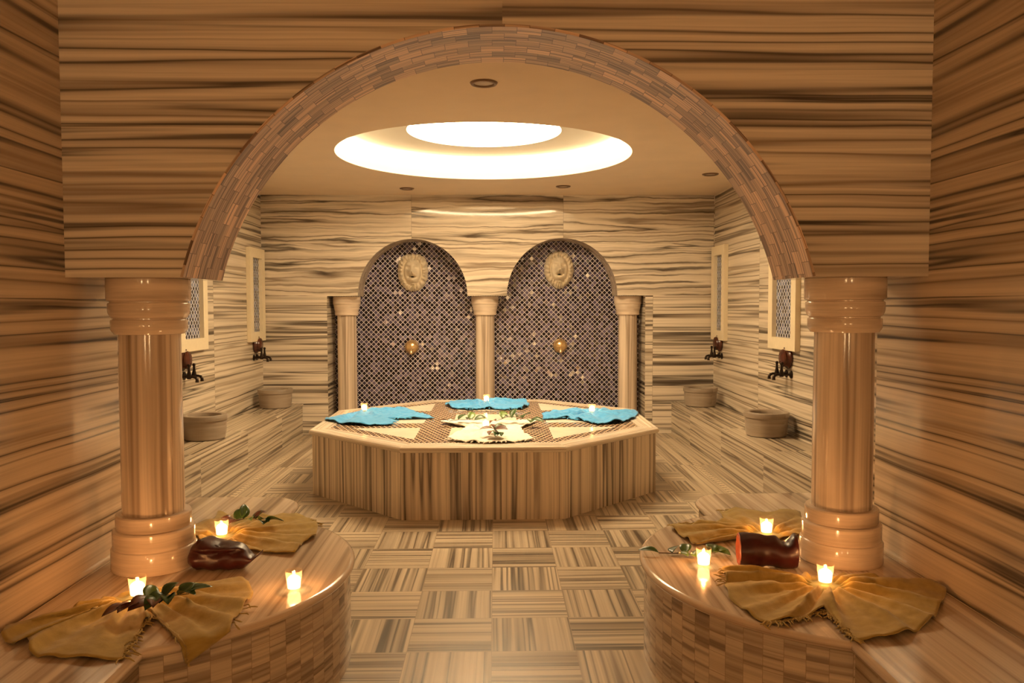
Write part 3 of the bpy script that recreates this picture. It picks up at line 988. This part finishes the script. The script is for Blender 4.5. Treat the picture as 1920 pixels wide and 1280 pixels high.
def lion(x, z, seed, w, h, square, lab):
    """carved relief: mane of radial locks around a face with brow, eyes, muzzle and open mouth; local x right, y up, height towards the room"""
    e = empty('lion_head', (x, YN - 0.001, z), lab, 'sculpture', 'carved lion heads')
    na, nr = 120, 46
    b = MB()
    rows = []
    for i in range(nr + 1):
        r = i / nr
        row = []
        for k in range(na):
            a = 2 * PI * k / na
            ca, sa = math.cos(a), math.sin(a)
            # outline: broad on top, narrowing to the beard
            ow = w * (1.0 if sa > 0 else 1 - 0.42 * (-sa) ** 2.2)
            sq = (abs(ca) ** square + abs(sa) ** square) ** (-1 / square)
            wig = 1 + 0.018 * math.sin(a * 17 + seed) + 0.012 * math.sin(a * 29 + 2 * seed)
            px, pz = ow * ca * sq * r * (wig if r > 0.8 else 1), h * sa * sq * r * (wig if r > 0.8 else 1)
            X, Z = px / w, pz / h
            hh = 0.105 * math.sqrt(max(0, 1 - r ** 2.6))
            # mane locks
            lock = math.sin(a * 25 + seed + 4 * noise.noise((ca * 2, sa * 2, r * 2.5 + seed)))
            mk = min(1, max(0, (r - 0.60) / 0.15))
            hh += mk * 0.022 * lock * (1 - 0.6 * max(0, (r - 0.85) / 0.15)) + mk * 0.012 * math.sin(PI * min(1, r))
            # groove round the face
            fx, fz = X / 0.60, (Z - 0.04) / 0.74
            fr = math.hypot(fx, fz)
            hh -= 0.038 * math.exp(-((fr - 1.0) / 0.12) ** 2)
            hh += 0.0279 * max(0, 1 - fr ** 2)
            # brow, nose bridge, eyes, muzzle, mouth, chin
            hh += 0.0248 * (gauss(X, Z, -0.24, 0.40, 0.17, 0.10) + gauss(X, Z, 0.24, 0.40, 0.17, 0.10))
            hh -= 0.0264 * (gauss(X, Z, -0.25, 0.24, 0.10, 0.06) + gauss(X, Z, 0.25, 0.24, 0.10, 0.06))
            hh += 0.0139 * (gauss(X, Z, -0.25, 0.24, 0.05, 0.035) + gauss(X, Z, 0.25, 0.24, 0.05, 0.035))
            hh += 0.0310 * gauss(X, Z, 0, 0.22, 0.11, 0.26)
            hh += 0.0558 * (gauss(X, Z, -0.13, -0.02, 0.16, 0.15) + gauss(X, Z, 0.13, -0.02, 0.16, 0.15))
            hh += 0.0217 * gauss(X, Z, 0, 0.06, 0.12, 0.06)
            hh -= 0.0310 * gauss(X, Z, 0, -0.08, 0.02, 0.10)
            hh -= 0.1162 * gauss(X, Z, 0, -0.235, 0.16, 0.045)
            hh += 0.0465 * gauss(X, Z, 0, -0.40, 0.19, 0.10)
            hh -= 0.0186 * gauss(X, Z, 0, -0.56, 0.26, 0.03)
            hh += 0.0124 * (gauss(X, Z, -0.62, 0.62, 0.12, 0.12) + gauss(X, Z, 0.62, 0.62, 0.12, 0.12))
            row.append((px, -max(0.0, hh + 0.012 * (1 if r < 0.999 else 0)), pz))
        rows.append(row)
    b.grid(rows, None, 0, True, close=True)
    o = b.build('mane_and_face', M['stone'], e)
    merge_smooth(o, 1e-5, 80)
    b = MB()
    b.lathe([(0.001, 0.0), (0.018, 0.001), (0.020, 0.006), (0.001, 0.007)], c=(0, -0.085, -0.235 * h), axis='y', n=16, caps=False)
    b.build('mouth_bore', M['hole'], e)


lion(-1.083, 2.068, 0.4, 0.198, 0.245, 2.9, 'carved stone lion head in the left mosaic niche, squarer crown')
lion(0.842, 2.098, 2.1, 0.196, 0.248, 2.2, 'carved stone lion head in the right mosaic niche, rounder mane')

sp = empty('wall_spout', (-1.105, YN - 0.001, 1.09), 'small polished brass water spout in the left mosaic niche under the lion', 'water spout', 'brass niche spouts')
b = MB()
b.lathe([(0.072, -0.001), (0.074, -0.012), (0.070, -0.035), (0.056, -0.062), (0.030, -0.078), (0.001, -0.082)][::-1], axis='y', n=36, caps=False)
b.build('dome', M['brass'], sp)
b = MB()
b.tube([(0, -0.06, -0.02), (0, -0.085, -0.035), (0, -0.09, -0.07)], [0.016, 0.018, 0.016], 12)
b.build('nozzle', M['brass'], sp)
sp.scale = (1.3, 1.3, 1.3)
c = copy_tree(sp)
c.location = (0.858, YN - 0.001, 1.10)
c['label'] = 'small polished brass water spout in the right mosaic niche under the lion'


# ------------------------------------------------------------------ cloths
def drape_front(sgn, cx, edge):
    """top of a front platform: returns the 3-D place of a cloth point, folded over the edge when it sticks out"""
    def f(x, y, lift):
        dc = math.hypot(x - cx, y - 3.53) - 0.937
        db = (abs(edge) - abs(x)) - 0.0
        if dc <= 0 or db <= 0:
            return Vector((x, y, ZF + lift))
        if dc <= db:
            d = Vector((x - cx, y - 3.53)).normalized()
            k = 0.937 + 0.006 + lift
            drop = 0.5 * dc
            bend = min(drop, 0.03)
            return Vector((cx + d.x * (k + 0.3 * bend), 3.53 + d.y * (k + 0.3 * bend), ZF + lift - drop + 0.3 * bend * 0.5))
        s = 1 if x > 0 else -1
        return Vector((s * (abs(edge) - 0.006 - lift), y, ZF + lift - 0.5 * db))
    return f


def drape_octagon(x, y, lift):
    return Vector((x, y, OZ + lift))


def cloth_sheet(name, label, cat, group, center, outline, support, mat, fmat, folds=14, amp=0.022, seed=0, fringe=(), flen=0.04, pad=0.046, base=0.005, fold_edge=0.55, wave=0.012, step=0.02, frad=0.0022):
    """a cloth spread from a gather at `center` (where a candle holds it down); star-shaped outline; returns the height at the centre"""
    rnd = random.Random(seed)
    cx_, cy_ = center
    # resample the outline
    pts = [Vector(p) for p in outline]
    per = []
    for i in range(len(pts)):
        p, q = pts[i], pts[(i + 1) % len(pts)]
        k = max(2, int((q - p).length / step))
        for j in range(k):
            per.append((p.lerp(q, j / k), i + j / k))
    n = len(per)
    nr = 30
    ph = [rnd.uniform(0, 6.28) for _ in range(6)]
    hc = base + 0.010

    def height(a, r, R):
        """r in metres from the gather, R the outline distance in this direction"""
        q = r / R
        w = 2.2 * noise.noise((math.cos(a) * 1.3, math.sin(a) * 1.3, seed + q * 1.2))
        f1 = (folds * a / (2 * PI) + 0.35 * w + ph[0]) % 1.0           # steep on one side, long slope on the other
        s1 = (f1 / 0.72) if f1 < 0.72 else (1 - f1) / 0.28
        s1 = s1 * s1 * (3 - 2 * s1)
        s2 = 0.5 + 0.5 * math.sin(folds * 2.0 * a + 1.7 * w + ph[1])
        big = 0.45 + 0.55 * max(0.0, min(1.0, 0.5 + 1.6 * noise.noise((math.cos(a) * 2.1, math.sin(a) * 2.1, seed * 5.3))))
        prof = min(1.0, max(0.0, (r - pad * 0.9) / 0.06)) * (1 - (1 - fold_edge) * q ** 0.7)
        hh = amp * prof * big * (0.80 * s1 + 0.20 * s2)
        cr_ = noise.noise((math.cos(a) * r * 13, math.sin(a) * r * 13, seed * 3.1)) + 0.6 * noise.noise((math.cos(a) * r * 30, math.sin(a) * r * 30, seed * 1.7))
        hh += wave * prof * max(0, cr_ + 0.25)
        t = min(1.0, max(0.0, (r - pad) / 0.03))
        return base + (hc - base) * (1 - t) + hh * t

    rows, uvs = [], []
    for i in range(nr + 1):
        q = (i / nr)
        row, ur = [], []
        for (p, s) in per:
            d = p - Vector(center)
            R = d.length
            a = math.atan2(d.y, d.x)
            rr = q * R
            x, y = cx_ + d.x * q, cy_ + d.y * q
            if q > 0.8:      # uneven hem
                jj = (q - 0.8) * 5 * 0.012 * noise.noise((p.x * 9, p.y * 9, seed))
                x += d.x / R * jj
                y += d.y / R * jj
            row.append(support(x, y, height(a, max(rr, 1e-4), R)))
            ur.append((a * 0.35, rr))
        rows.append(row)
        uvs.append(ur)
    e = empty(name, support(cx_, cy_, 0.0), label, cat, group)
    org = e.location.copy()
    b = MB()
    b.grid([[p - org for p in r] for r in rows], uvs, 0, True, close=True)
    o = b.build('cloth', mat, e)
    sd = o.modifiers.new('thickness', 'SOLIDIFY')
    sd.thickness = 0.005
    sd.offset = 1.0
    if fringe:
        for (s0, s1, cnt) in fringe:
            b = MB()
            for k in range(cnt):
                s = s0 + (s1 - s0) * (k + rnd.uniform(0.2, 0.8)) / cnt
                s %= len(pts)
                i = int(s)
                p = pts[i].lerp(pts[(i + 1) % len(pts)], s - i)
                d = (p - Vector(center)).normalized()
                tn = Vector((-d.y, d.x))
                L = flen * rnd.uniform(0.65, 1.25)
                kk = rnd.uniform(-0.7, 0.7)
                line = []
                for j in range(6):
                    u = j / 5
                    q = p + d * (L * u - 0.012) + tn * (kk * L * u * u + 0.006 * math.sin(u * 7 + k))
                    line.append(support(q.x, q.y, base + frad + 0.004 + 0.006 * math.sin(u * PI) * rnd.uniform(0.3, 1)) - org)
                b.tube(line, [frad * 0.9, frad, frad, frad * 1.25, frad * 1.5, frad * 0.7], 5)
            b.build('fringe', fmat, e)
    return hc


def candle(x, y, z, label, energy, group, first=[None]):
    if first[0] is None:
        e = empty('votive_candle', (x, y, z), label, 'candle', group)
        b = MB()
        b.lathe([(0.001, 0.0), (0.026, 0.0), (0.0285, 0.003), (0.034, 0.083), (0.0345, 0.0845), (0.0335, 0.0845), (0.0320, 0.083), (0.0270, 0.011), (0.001, 0.010)], n=36, caps=False)
        merge_smooth(b.build('glass_tumbler', M['glass'], e), 1e-6, 50)
        b = MB()
        b.lathe([(0.001, 0.0125), (0.0245, 0.0125), (0.0255, 0.015), (0.0277, 0.046), (0.026, 0.049), (0.001, 0.048)], n=28, caps=False)
        b.build('wax', M['wax'], e)
        b = MB()
        b.lathe([(0.001, 0.0492), (0.024, 0.0496), (0.0225, 0.053), (0.017, 0.058), (0.009, 0.063), (0.0005, 0.066)], n=14, caps=False)
        b.build('flame', M['flame'], e)
        first[0] = e
    else:
        e = copy_tree(first[0])
        e.location = (x, y, z)
        e['label'] = label
        e['group'] = group
    l = bpy.data.lights.new('candle_glow', 'POINT')
    l.energy = energy
    l.color = (1.0, 0.41, 0.12)
    l.shadow_soft_size = 0.006
    lo = bpy.data.objects.new('candle_glow', l)
    COL.objects.link(lo)
    lo.location = (x, y, z + 0.071)
    return e


G = lambda pts, z: [gp(px, py, z) for px, py in pts]
DL, DRR = drape_front(-1, -1.59, -1.21), drape_front(1, 1.60, 1.23)

# left front mustard cloth
cL = gp(258, 1122, ZF + 0.015)
oL = G([(215, 1120), (150, 1140), (60, 1175), (12, 1180), (6, 1196), (25, 1213), (48, 1200), (55, 1225), (110, 1236), (170, 1238), (230, 1237), (252, 1205), (268, 1172), (285, 1158),
        (300, 1165), (352, 1212), (366, 1236), (400, 1212), (432, 1178), (456, 1145), (470, 1128), (474, 1112), (466, 1096), (438, 1085), (400, 1092), (350, 1100), (300, 1105)], ZF + 0.005)
oL = [p if i not in (15, 16, 17, 18) else p for i, p in enumerate(oL)]
hL = cloth_sheet('towel', 'mustard towel with a fringe hanging over the edge of the left platform', 'towel', 'mustard towels on the front platforms', cL, oL, DL, M['mustard'], M['mustard_fringe'],
                 folds=15, amp=0.055, seed=3, fringe=((10, 13, 34), (14.2, 16, 6), (18.0, 19.5, 5)), flen=0.05)
cLr = gp(416, 1007, ZF + 0.015)
oLr = G([(372, 1012), (360, 1000), (362, 985), (402, 978), (410, 962), (450, 972), (520, 968), (575, 973), (597, 985), (592, 1008), (570, 1018), (552, 1040), (500, 1036), (462, 1034), (430, 1024)], ZF + 0.005)
hLr = cloth_sheet('towel', 'mustard towel spread behind the dark red pouch on the left platform', 'towel', 'mustard towels on the front platforms', cLr, oLr, DL, M['mustard'], M['mustard_fringe'],
                  folds=15, amp=0.045, seed=8, fringe=((7.2, 8.2, 8),), flen=0.03)
cR = gp(1547, 1097, ZF + 0.015)
oR = G([(1500, 1085), (1450, 1074), (1395, 1070), (1356, 1070), (1358, 1095), (1368, 1122), (1395, 1148), (1436, 1170), (1470, 1167), (1510, 1160), (1545, 1146), (1562, 1160), (1585, 1188), (1602, 1200),
        (1660, 1200), (1712, 1190), (1752, 1162), (1770, 1135), (1772, 1108), (1745, 1098), (1690, 1092), (1640, 1085), (1590, 1082)], ZF + 0.005)
hR = cloth_sheet('towel', 'mustard towel with knotted fringe in front of the right column', 'towel', 'mustard towels on the front platforms', cR, oR, DRR, M['mustard'], M['mustard_fringe'],
                 folds=15, amp=0.06, seed=5, fringe=((7, 10, 40), (10, 13, 40), (3, 4.2, 10)), flen=0.045)
cRr = gp(1437, 1003, ZF + 0.015)
oRr = G([(1400, 1005), (1340, 1012), (1300, 1024), (1262, 996), (1257, 988), (1300, 984), (1360, 980), (1350, 962), (1380, 958), (1440, 962), (1500, 963), (1506, 985), (1502, 1003), (1470, 1010), (1440, 1018), (1420, 1022)], ZF + 0.005)
hRr = cloth_sheet('towel', 'mustard towel spread behind the dark red pouch on the right platform', 'towel', 'mustard towels on the front platforms', cRr, oRr, DRR, M['mustard'], M['mustard_fringe'],
                  folds=15, amp=0.045, seed=12, fringe=((4.2, 5.6, 12), (7, 8.2, 10)), flen=0.05)
# towels on the octagon
zo = OZ
cB1 = gp(683, 775, zo)
oB1 = G([(650, 778), (610, 784), (608, 787), (648, 795), (690, 797), (735, 796), (740, 790), (728, 786), (770, 785), (815, 784), (790, 776), (765, 769), (730, 767), (703, 768)], zo + 0.006)
hB1 = cloth_sheet('towel', 'blue towel at the left corner of the octagonal platform', 'towel', 'blue towels on the octagonal platform', cB1, oB1, drape_octagon, M['blue'], M['blue_fringe'], folds=11, amp=0.055, seed=21, wave=0.022, base=0.007, fringe=((5, 8, 14),), flen=0.05, frad=0.003)
cB2 = gp(912, 757, zo)
oB2 = G([(880, 752), (845, 753), (834, 759), (850, 765), (880, 768), (915, 766), (950, 768), (980, 766), (994, 759), (985, 752), (950, 750), (915, 751)], zo + 0.006)
hB2 = cloth_sheet('towel', 'blue towel at the back edge of the octagonal platform', 'towel', 'blue towels on the octagonal platform', cB2, oB2, drape_octagon, M['blue'], M['blue_fringe'], folds=11, amp=0.055, seed=22, wave=0.022, base=0.007, fringe=((3, 7, 14),), flen=0.05, frad=0.003)
cB3 = gp(1110, 777, zo)
oB3 = G([(1075, 768), (1040, 770), (1016, 778), (1018, 786), (1060, 784), (1095, 789), (1122, 795), (1165, 792), (1190, 784), (1197, 775), (1190, 772), (1150, 770)], zo + 0.006)
hB3 = cloth_sheet('towel', 'blue towel at the right corner of the octagonal platform', 'towel', 'blue towels on the octagonal platform', cB3, oB3, drape_octagon, M['blue'], M['blue_fringe'], folds=11, amp=0.06, seed=23, wave=0.022, base=0.007, fringe=((3, 6, 16),), flen=0.05, frad=0.003)
cW = gp(911, 807, zo)
oW = G([(880, 800), (850, 797), (826, 793), (840, 788), (880, 791), (915, 790), (960, 790), (985, 788), (1008, 789), (990, 797), (975, 803), (985, 815), (1000, 824), (960, 829), (915, 831), (880, 829), (838, 824), (850, 815)], zo + 0.006)
hW = cloth_sheet('towel', 'cream white ruffled towel in the middle of the octagonal platform', 'towel', None, cW, oW, drape_octagon, M['white'], M['white_fringe'], folds=14, amp=0.028, seed=24, base=0.007, fringe=((11.5, 16, 24), (3, 8, 12)), flen=0.05, frad=0.003)

# ------------------------------------------------------------------ candles
CE = 1.9
gF, gO = 'candles on the front platforms', 'candles on the octagonal platform'
TH = 0.0055
cd = [(cL.x, cL.y, ZF + hL + TH, 'lit glass candle on the fringed mustard towel of the left platform', gF), (cLr.x, cLr.y, ZF + hLr + TH, 'lit glass candle behind the dark red pouch on the left platform', gF),
      (-0.836, 3.232, ZF + 0.001, 'lit glass candle standing alone on bare marble near the left platform edge', gF),
      (cR.x, cR.y, ZF + hR + TH, 'lit glass candle in front of the right column on a mustard towel', gF), (cRr.x, cRr.y, ZF + hRr + TH, 'lit glass candle behind the dark red pouch on the right platform', gF),
      (0.928, 3.484, ZF + 0.001, 'lit glass candle on bare marble beside leaves on the right platform', gF),
      (cB1.x, cB1.y, OZ + hB1 + TH, 'lit glass candle on the left blue towel', gO), (cB2.x, cB2.y, OZ + hB2 + TH, 'lit glass candle on the blue towel at the back', gO),
      (cB3.x, cB3.y, OZ + hB3 + TH, 'lit glass candle on the right blue towel', gO), (cW.x, cW.y, OZ + hW + TH, 'lit glass candle on the white towel', gO)]
for x, y, z, lab, g in cd:
    candle(x, y, z, lab, CE if g == gF else CE * 0.6, g)


# ------------------------------------------------------------------ leaf sprigs
def leaf_mb(L, W, bend, seed):
    b = MB()
    rows = []
    for i in range(9):
        t = i / 8
        w = W * (math.sin(PI * t ** 0.85) ** 0.8) * 0.5 if 0 < i < 8 else 0.0006
        z = bend * (t - t * t * 1.2)
        rows.append([(L * t, s * w, z + abs(s) * w * 0.35 + 0.002 * math.sin(6 * t + seed)) for s in (-1, -0.5, 0, 0.5, 1)])
    b.grid(rows, None, 0, True)
    return b


def sprig(x, y, z, label, stem_pts, leaves, group='leaf sprigs', berries=0):
    """leaves: (t along the stem, heading in degrees, pitch in degrees, length, width, material)"""
    e = empty('leaf_sprig', (x, y, z), label, 'leaf sprig', group)
    sp_ = [Vector(p) for p in stem_pts]
    b = MB()
    b.tube(sp_, [0.0028 - 0.0014 * i / (len(sp_) - 1) for i in range(len(sp_))], 6)
    b.build('stem', M['stem'], e)
    for i, (t, hd, pit, L, W, mt) in enumerate(leaves):
        k = t * (len(sp_) - 1)
        j = min(int(k), len(sp_) - 2)
        p = sp_[j].lerp(sp_[j + 1], k - j)
        o = leaf_mb(L * 1.15, W * 1.4, L * 0.35, i).build('leaf', M[mt], e)
        o.location = p
        o.rotation_euler = (math.radians(random.uniform(-25, 25)), -math.radians(pit), math.radians(hd))
        sd = o.modifiers.new('thickness', 'SOLIDIFY')
        sd.thickness = 0.0008
    for i in range(berries):
        p = sp_[min(1 + i, len(sp_) - 1)]
        b = MB()
        b.lathe([(0.0005, -0.006), (0.005, -0.003), (0.006, 0.0), (0.005, 0.003), (0.0005, 0.006)], c=(p.x + 0.008 * (-1) ** i, p.y - 0.012, p.z + 0.006), n=12, caps=False)
        b.build('berry', M['white_fringe'], e)
    return e


p = gp(300, 1128, ZF + 0.05)
sprig(p.x, p.y, ZF + 0.052, 'dark leafy sprig beside the candle on the fringed mustard towel at left', [(-0.09, -0.05, 0.0), (-0.03, -0.02, 0.012), (0.03, 0.02, 0.014), (0.09, 0.05, 0.01)],
      [(0.0, 230, 0, 0.09, 0.042, 'leaf_brown'), (0.15, 250, 4, 0.09, 0.045, 'leaf_brown'), (0.3, 100, 25, 0.075, 0.042, 'leaf_light'), (0.45, 285, 2, 0.08, 0.042, 'leaf_brown'), (0.55, 60, 30, 0.07, 0.04, 'leaf'), (0.65, 290, 5, 0.085, 0.04, 'leaf'),
       (0.8, 340, 10, 0.075, 0.045, 'leaf'), (0.95, 20, 12, 0.085, 0.045, 'leaf'), (1.0, 80, 18, 0.06, 0.035, 'leaf_light'), (0.2, 215, -2, 0.085, 0.045, 'leaf_brown'), (0.38, 240, -2, 0.09, 0.05, 'leaf_brown'), (0.5, 262, -2, 0.085, 0.045, 'leaf'), (0.6, 225, 0, 0.07, 0.04, 'leaf'), (0.72, 255, 2, 0.07, 0.045, 'leaf'), (0.85, 60, 25, 0.06, 0.04, 'leaf')])
p = gp(468, 978, ZF + 0.05)
sprig(p.x, p.y, ZF + 0.052, 'dark leafy sprig with a brown bud on the rear mustard towel at left', [(-0.09, -0.01, 0.0), (-0.03, 0.01, 0.012), (0.03, 0.0, 0.012), (0.09, -0.03, 0.006)],
      [(0.0, 200, 30, 0.05, 0.04, 'leaf_brown'), (0.1, 60, 35, 0.08, 0.045, 'leaf'), (0.3, 100, 45, 0.08, 0.04, 'leaf'), (0.45, 300, 8, 0.06, 0.035, 'leaf_light'), (0.6, 30, 25, 0.07, 0.035, 'leaf_brown'), (0.8, 320, 8, 0.075, 0.045, 'leaf'), (1.0, 350, 8, 0.09, 0.05, 'leaf'), (0.15, 250, 4, 0.06, 0.05, 'leaf_brown'), (0.7, 80, 30, 0.06, 0.04, 'leaf'), (0.9, 290, 4, 0.07, 0.045, 'leaf')])
p = gp(1290, 1040, ZF + 0.01)
sprig(p.x, p.y, ZF + 0.006, 'leafy sprig with pale berries lying on bare marble at right', [(-0.13, 0.03, 0.006), (-0.05, 0.005, 0.010), (0.02, -0.005, 0.010), (0.13, 0.02, 0.006)],
      [(0.0, 170, 8, 0.085, 0.03, 'leaf'), (0.25, 60, 15, 0.06, 0.04, 'leaf'), (0.35, 300, 6, 0.06, 0.04, 'leaf_light'), (0.5, 70, 20, 0.07, 0.04, 'leaf'), (0.6, 290, 6, 0.05, 0.035, 'leaf_light'), (0.95, 70, 18, 0.07, 0.04, 'leaf'), (1.0, 20, 8, 0.07, 0.04, 'leaf_light'), (1.0, 320, 6, 0.07, 0.055, 'leaf_light')], berries=2)
p = gp(868, 790, OZ + 0.04)
sprig(p.x, p.y, OZ + 0.048, 'small green sprig on the left side of the white towel', [(-0.12, -0.02, 0.0), (-0.03, 0.0, 0.008), (0.05, 0.02, 0.006), (0.10, 0.02, 0.004)],
      [(0.0, 190, 6, 0.10, 0.035, 'leaf_brown'), (0.3, 40, 25, 0.09, 0.05, 'leaf'), (0.6, 300, 10, 0.09, 0.05, 'leaf'), (0.7, 70, 30, 0.10, 0.05, 'leaf_light'), (1.0, 10, 8, 0.10, 0.05, 'leaf')])
p = gp(962, 788, OZ + 0.05)
sprig(p.x, p.y, OZ + 0.048, 'longest green sprig, arching over the right side of the white towel', [(-0.15, -0.05, 0.004), (-0.06, 0.02, 0.03), (0.04, 0.03, 0.03), (0.15, -0.03, 0.004)],
      [(0.0, 240, 0, 0.11, 0.045, 'leaf_brown'), (0.2, 80, 30, 0.10, 0.055, 'leaf_light'), (0.35, 290, 6, 0.11, 0.055, 'leaf'), (0.5, 60, 35, 0.10, 0.055, 'leaf'), (0.65, 290, 8, 0.10, 0.055, 'leaf'), (0.8, 40, 20, 0.10, 0.05, 'leaf'), (1.0, 330, 2, 0.12, 0.055, 'leaf'), (1.0, 270, 2, 0.10, 0.05, 'leaf')])
p = gp(927, 812, OZ + 0.05)
sprig(p.x, p.y, OZ + 0.048, 'drooping sprig of brown and green leaves at the front of the white towel', [(0.0, 0.08, 0.022), (0.0, 0.02, 0.028), (0.01, -0.04, 0.016)],
      [(0.0, 110, 20, 0.09, 0.045, 'leaf_brown'), (0.3, 200, 6, 0.11, 0.05, 'leaf_brown'), (0.5, 320, 8, 0.12, 0.05, 'leaf_brown'), (0.7, 250, -3, 0.12, 0.05, 'leaf_brown'), (0.9, 290, -3, 0.12, 0.055, 'leaf'), (1.0, 270, -3, 0.11, 0.05, 'leaf'), (0.4, 30, 12, 0.10, 0.05, 'leaf')])

# ------------------------------------------------------------------ dark red pouches
def loft(sections, n=40):
    """sections: (x, y centre, z bottom, z top, half depth, squareness)"""
    rows = []
    for (x, yc, zb, zt_, hd, sq) in sections:
        row = []
        for k in range(n):
            a = 2 * PI * k / n
            c_, s_ = math.cos(a), math.sin(a)
            c_ = math.copysign(abs(c_) ** sq, c_)
            s_ = math.copysign(abs(s_) ** sq, s_)
            row.append([x, yc + hd * c_, (zb + zt_) / 2 + (zt_ - zb) / 2 * s_])
        rows.append(row)
    return rows


p = gp(421, 1066, ZF)
e = empty('leather_pouch', (p.x, p.y, ZF + 0.001), 'dark red crumpled leather pouch beside the left column base', 'pouch', 'dark red pouches')
secs = []
for i in range(25):
    t = i / 24
    x = -0.155 + 0.325 * t
    body = math.sin(PI * min(1, (t * 1.02 + 0.02)) ** 0.8) ** 0.55 if 0 < t < 1 else 0.08
    zt_ = 0.02 + 0.135 * body * (1 - 0.35 * t) + 0.012 * math.sin(11 * t)
    zb = 0.0 + (0.075 * max(0, (t - 0.72) / 0.28) ** 1.2) + 0.03 * max(0, 0.12 - t) / 0.12
    if t > 0.9:
        zt_ = max(zt_, zb + 0.012)
    secs.append((x, 0.01 * math.sin(5 * t), zb, max(zt_, zb + 0.01), 0.012 + 0.088 * body * (1 - 0.35 * t), 0.8))
rows = loft(secs, 48)
for i, row in enumerate(rows):
    for k, q in enumerate(row):
        v = Vector(q)
        nn = 0.016 * (abs(noise.noise(v * 11 + Vector((3, 1, 7)))) - 0.25) + 0.008 * noise.noise(v * 26)
        c0 = Vector((q[0], 0, 0.06))
        d = (v - c0)
        d = d.normalized() if d.length > 1e-6 else Vector((0, 0, 1))
        w = v + d * nn
        # a long fold line running from the left shoulder to the tip, and a lip above it
        fz = 0.088 - 0.10 * (q[0] + 0.02) ** 2
        if q[1] < 0:
            w.y += 0.016 * math.exp(-((w.z - fz) / 0.011) ** 2)
            w.y -= 0.010 * math.exp(-((w.z - fz - 0.022) / 0.012) ** 2)
        row[k] = (w.x, w.y, max(0.0005, w.z))
b = MB()
b.grid(rows, None, 0, True, close=True)
b.face(rows[0], None, 0)
b.face(rows[-1], None, 0, flip=True)
o = b.build('body', M['leather'], e)
merge_smooth(o, 1e-5, 70)
b = MB()
rows = []
for i in range(13):       # open lip along the top
    t = i / 12
    x = -0.105 + 0.17 * t
    rows.append([(x, -0.052 + 0.03 * s_ + 0.006 * math.sin(8 * t), 0.118 - 0.05 * t + 0.020 * math.sin(PI * s_) + 0.004 * math.sin(14 * t + s_)) for s_ in (0, 0.25, 0.5, 0.75, 1.0)])
b.grid(rows, None, 0, True)
o = b.build('flap', M['leather'], e)
sd = o.modifiers.new('thickness', 'SOLIDIFY')
sd.thickness = 0.004

p = gp(1434, 1062, ZF)
e = empty('leather_pouch', (p.x, p.y, ZF + 0.001), 'dark red rolled leather pouch with an open end beside the right column base', 'pouch', 'dark red pouches')
e.rotation_euler.z = math.radians(-10)
n = 48
rows = []
R0 = 0.072
for i in range(29):
    t = i / 28
    x = -0.112 + 0.245 * t
    row = []
    for k in range(n):
        a = 2 * PI * k / n
        r = R0 * (1 + 0.05 * math.sin(3 * t * PI))
        v = Vector((x, r * math.cos(a), r * math.sin(a)))
        r += 0.006 * noise.noise(v * 16 + Vector((5, 2, 1))) + 0.0035 * noise.noise(v * 34)
        # notch pinched into the top near the right end, then a raised lip
        topness = max(0, math.sin(a)) ** 1.5
        r -= 0.040 * topness * math.exp(-((t - 0.78) / 0.10) ** 2)
        r += 0.012 * topness * math.exp(-((t - 0.97) / 0.05) ** 2)
        zz = r * math.sin(a) + R0
        if zz < 0.002:
            zz = 0.002
        row.append((x, r * math.cos(a) * 1.02, zz))
    rows.append(row)
b = MB()
b.grid(rows, None, 0, True, close=True)
b.face(rows[-1], None, 0, flip=False)
o = b.build('body', M['leather'], e)
merge_smooth(o, 1e-5, 70)
b = MB()                      # rolled lining seen in the open end
first_row = [Vector(q) for q in rows[0]]
cen = Vector((-0.112, 0, R0))
rr = []
for s_, dx in ((1.0, 0.0), (0.93, -0.006), (0.80, -0.004), (0.62, 0.012), (0.52, 0.004), (0.40, 0.022), (0.22, 0.016), (0.05, 0.05)):
    rr.append([cen + (q - cen) * s_ + Vector((dx + 0.004 * noise.noise(q * 30), 0, 0)) for q in first_row])
b.grid(rr, None, 0, True, close=True)
b.build('rolled_end', M['leather_in'], e)

# ------------------------------------------------------------------ world and view
w = bpy.data.worlds.new('world')
SC.world = w
w.use_nodes = True
bg = w.node_tree.nodes.get('Background') or w.node_tree.nodes.new('ShaderNodeBackground')
bg.inputs[0].default_value = (0.02, 0.013, 0.008, 1)
bg.inputs[1].default_value = 0.3
SC.view_settings.view_transform = 'Standard'
SC.view_settings.look = 'None'
SC.view_settings.exposure = -0.12
SC.view_settings.gamma = 1.0
SC.view_settings.use_curve_mapping = False
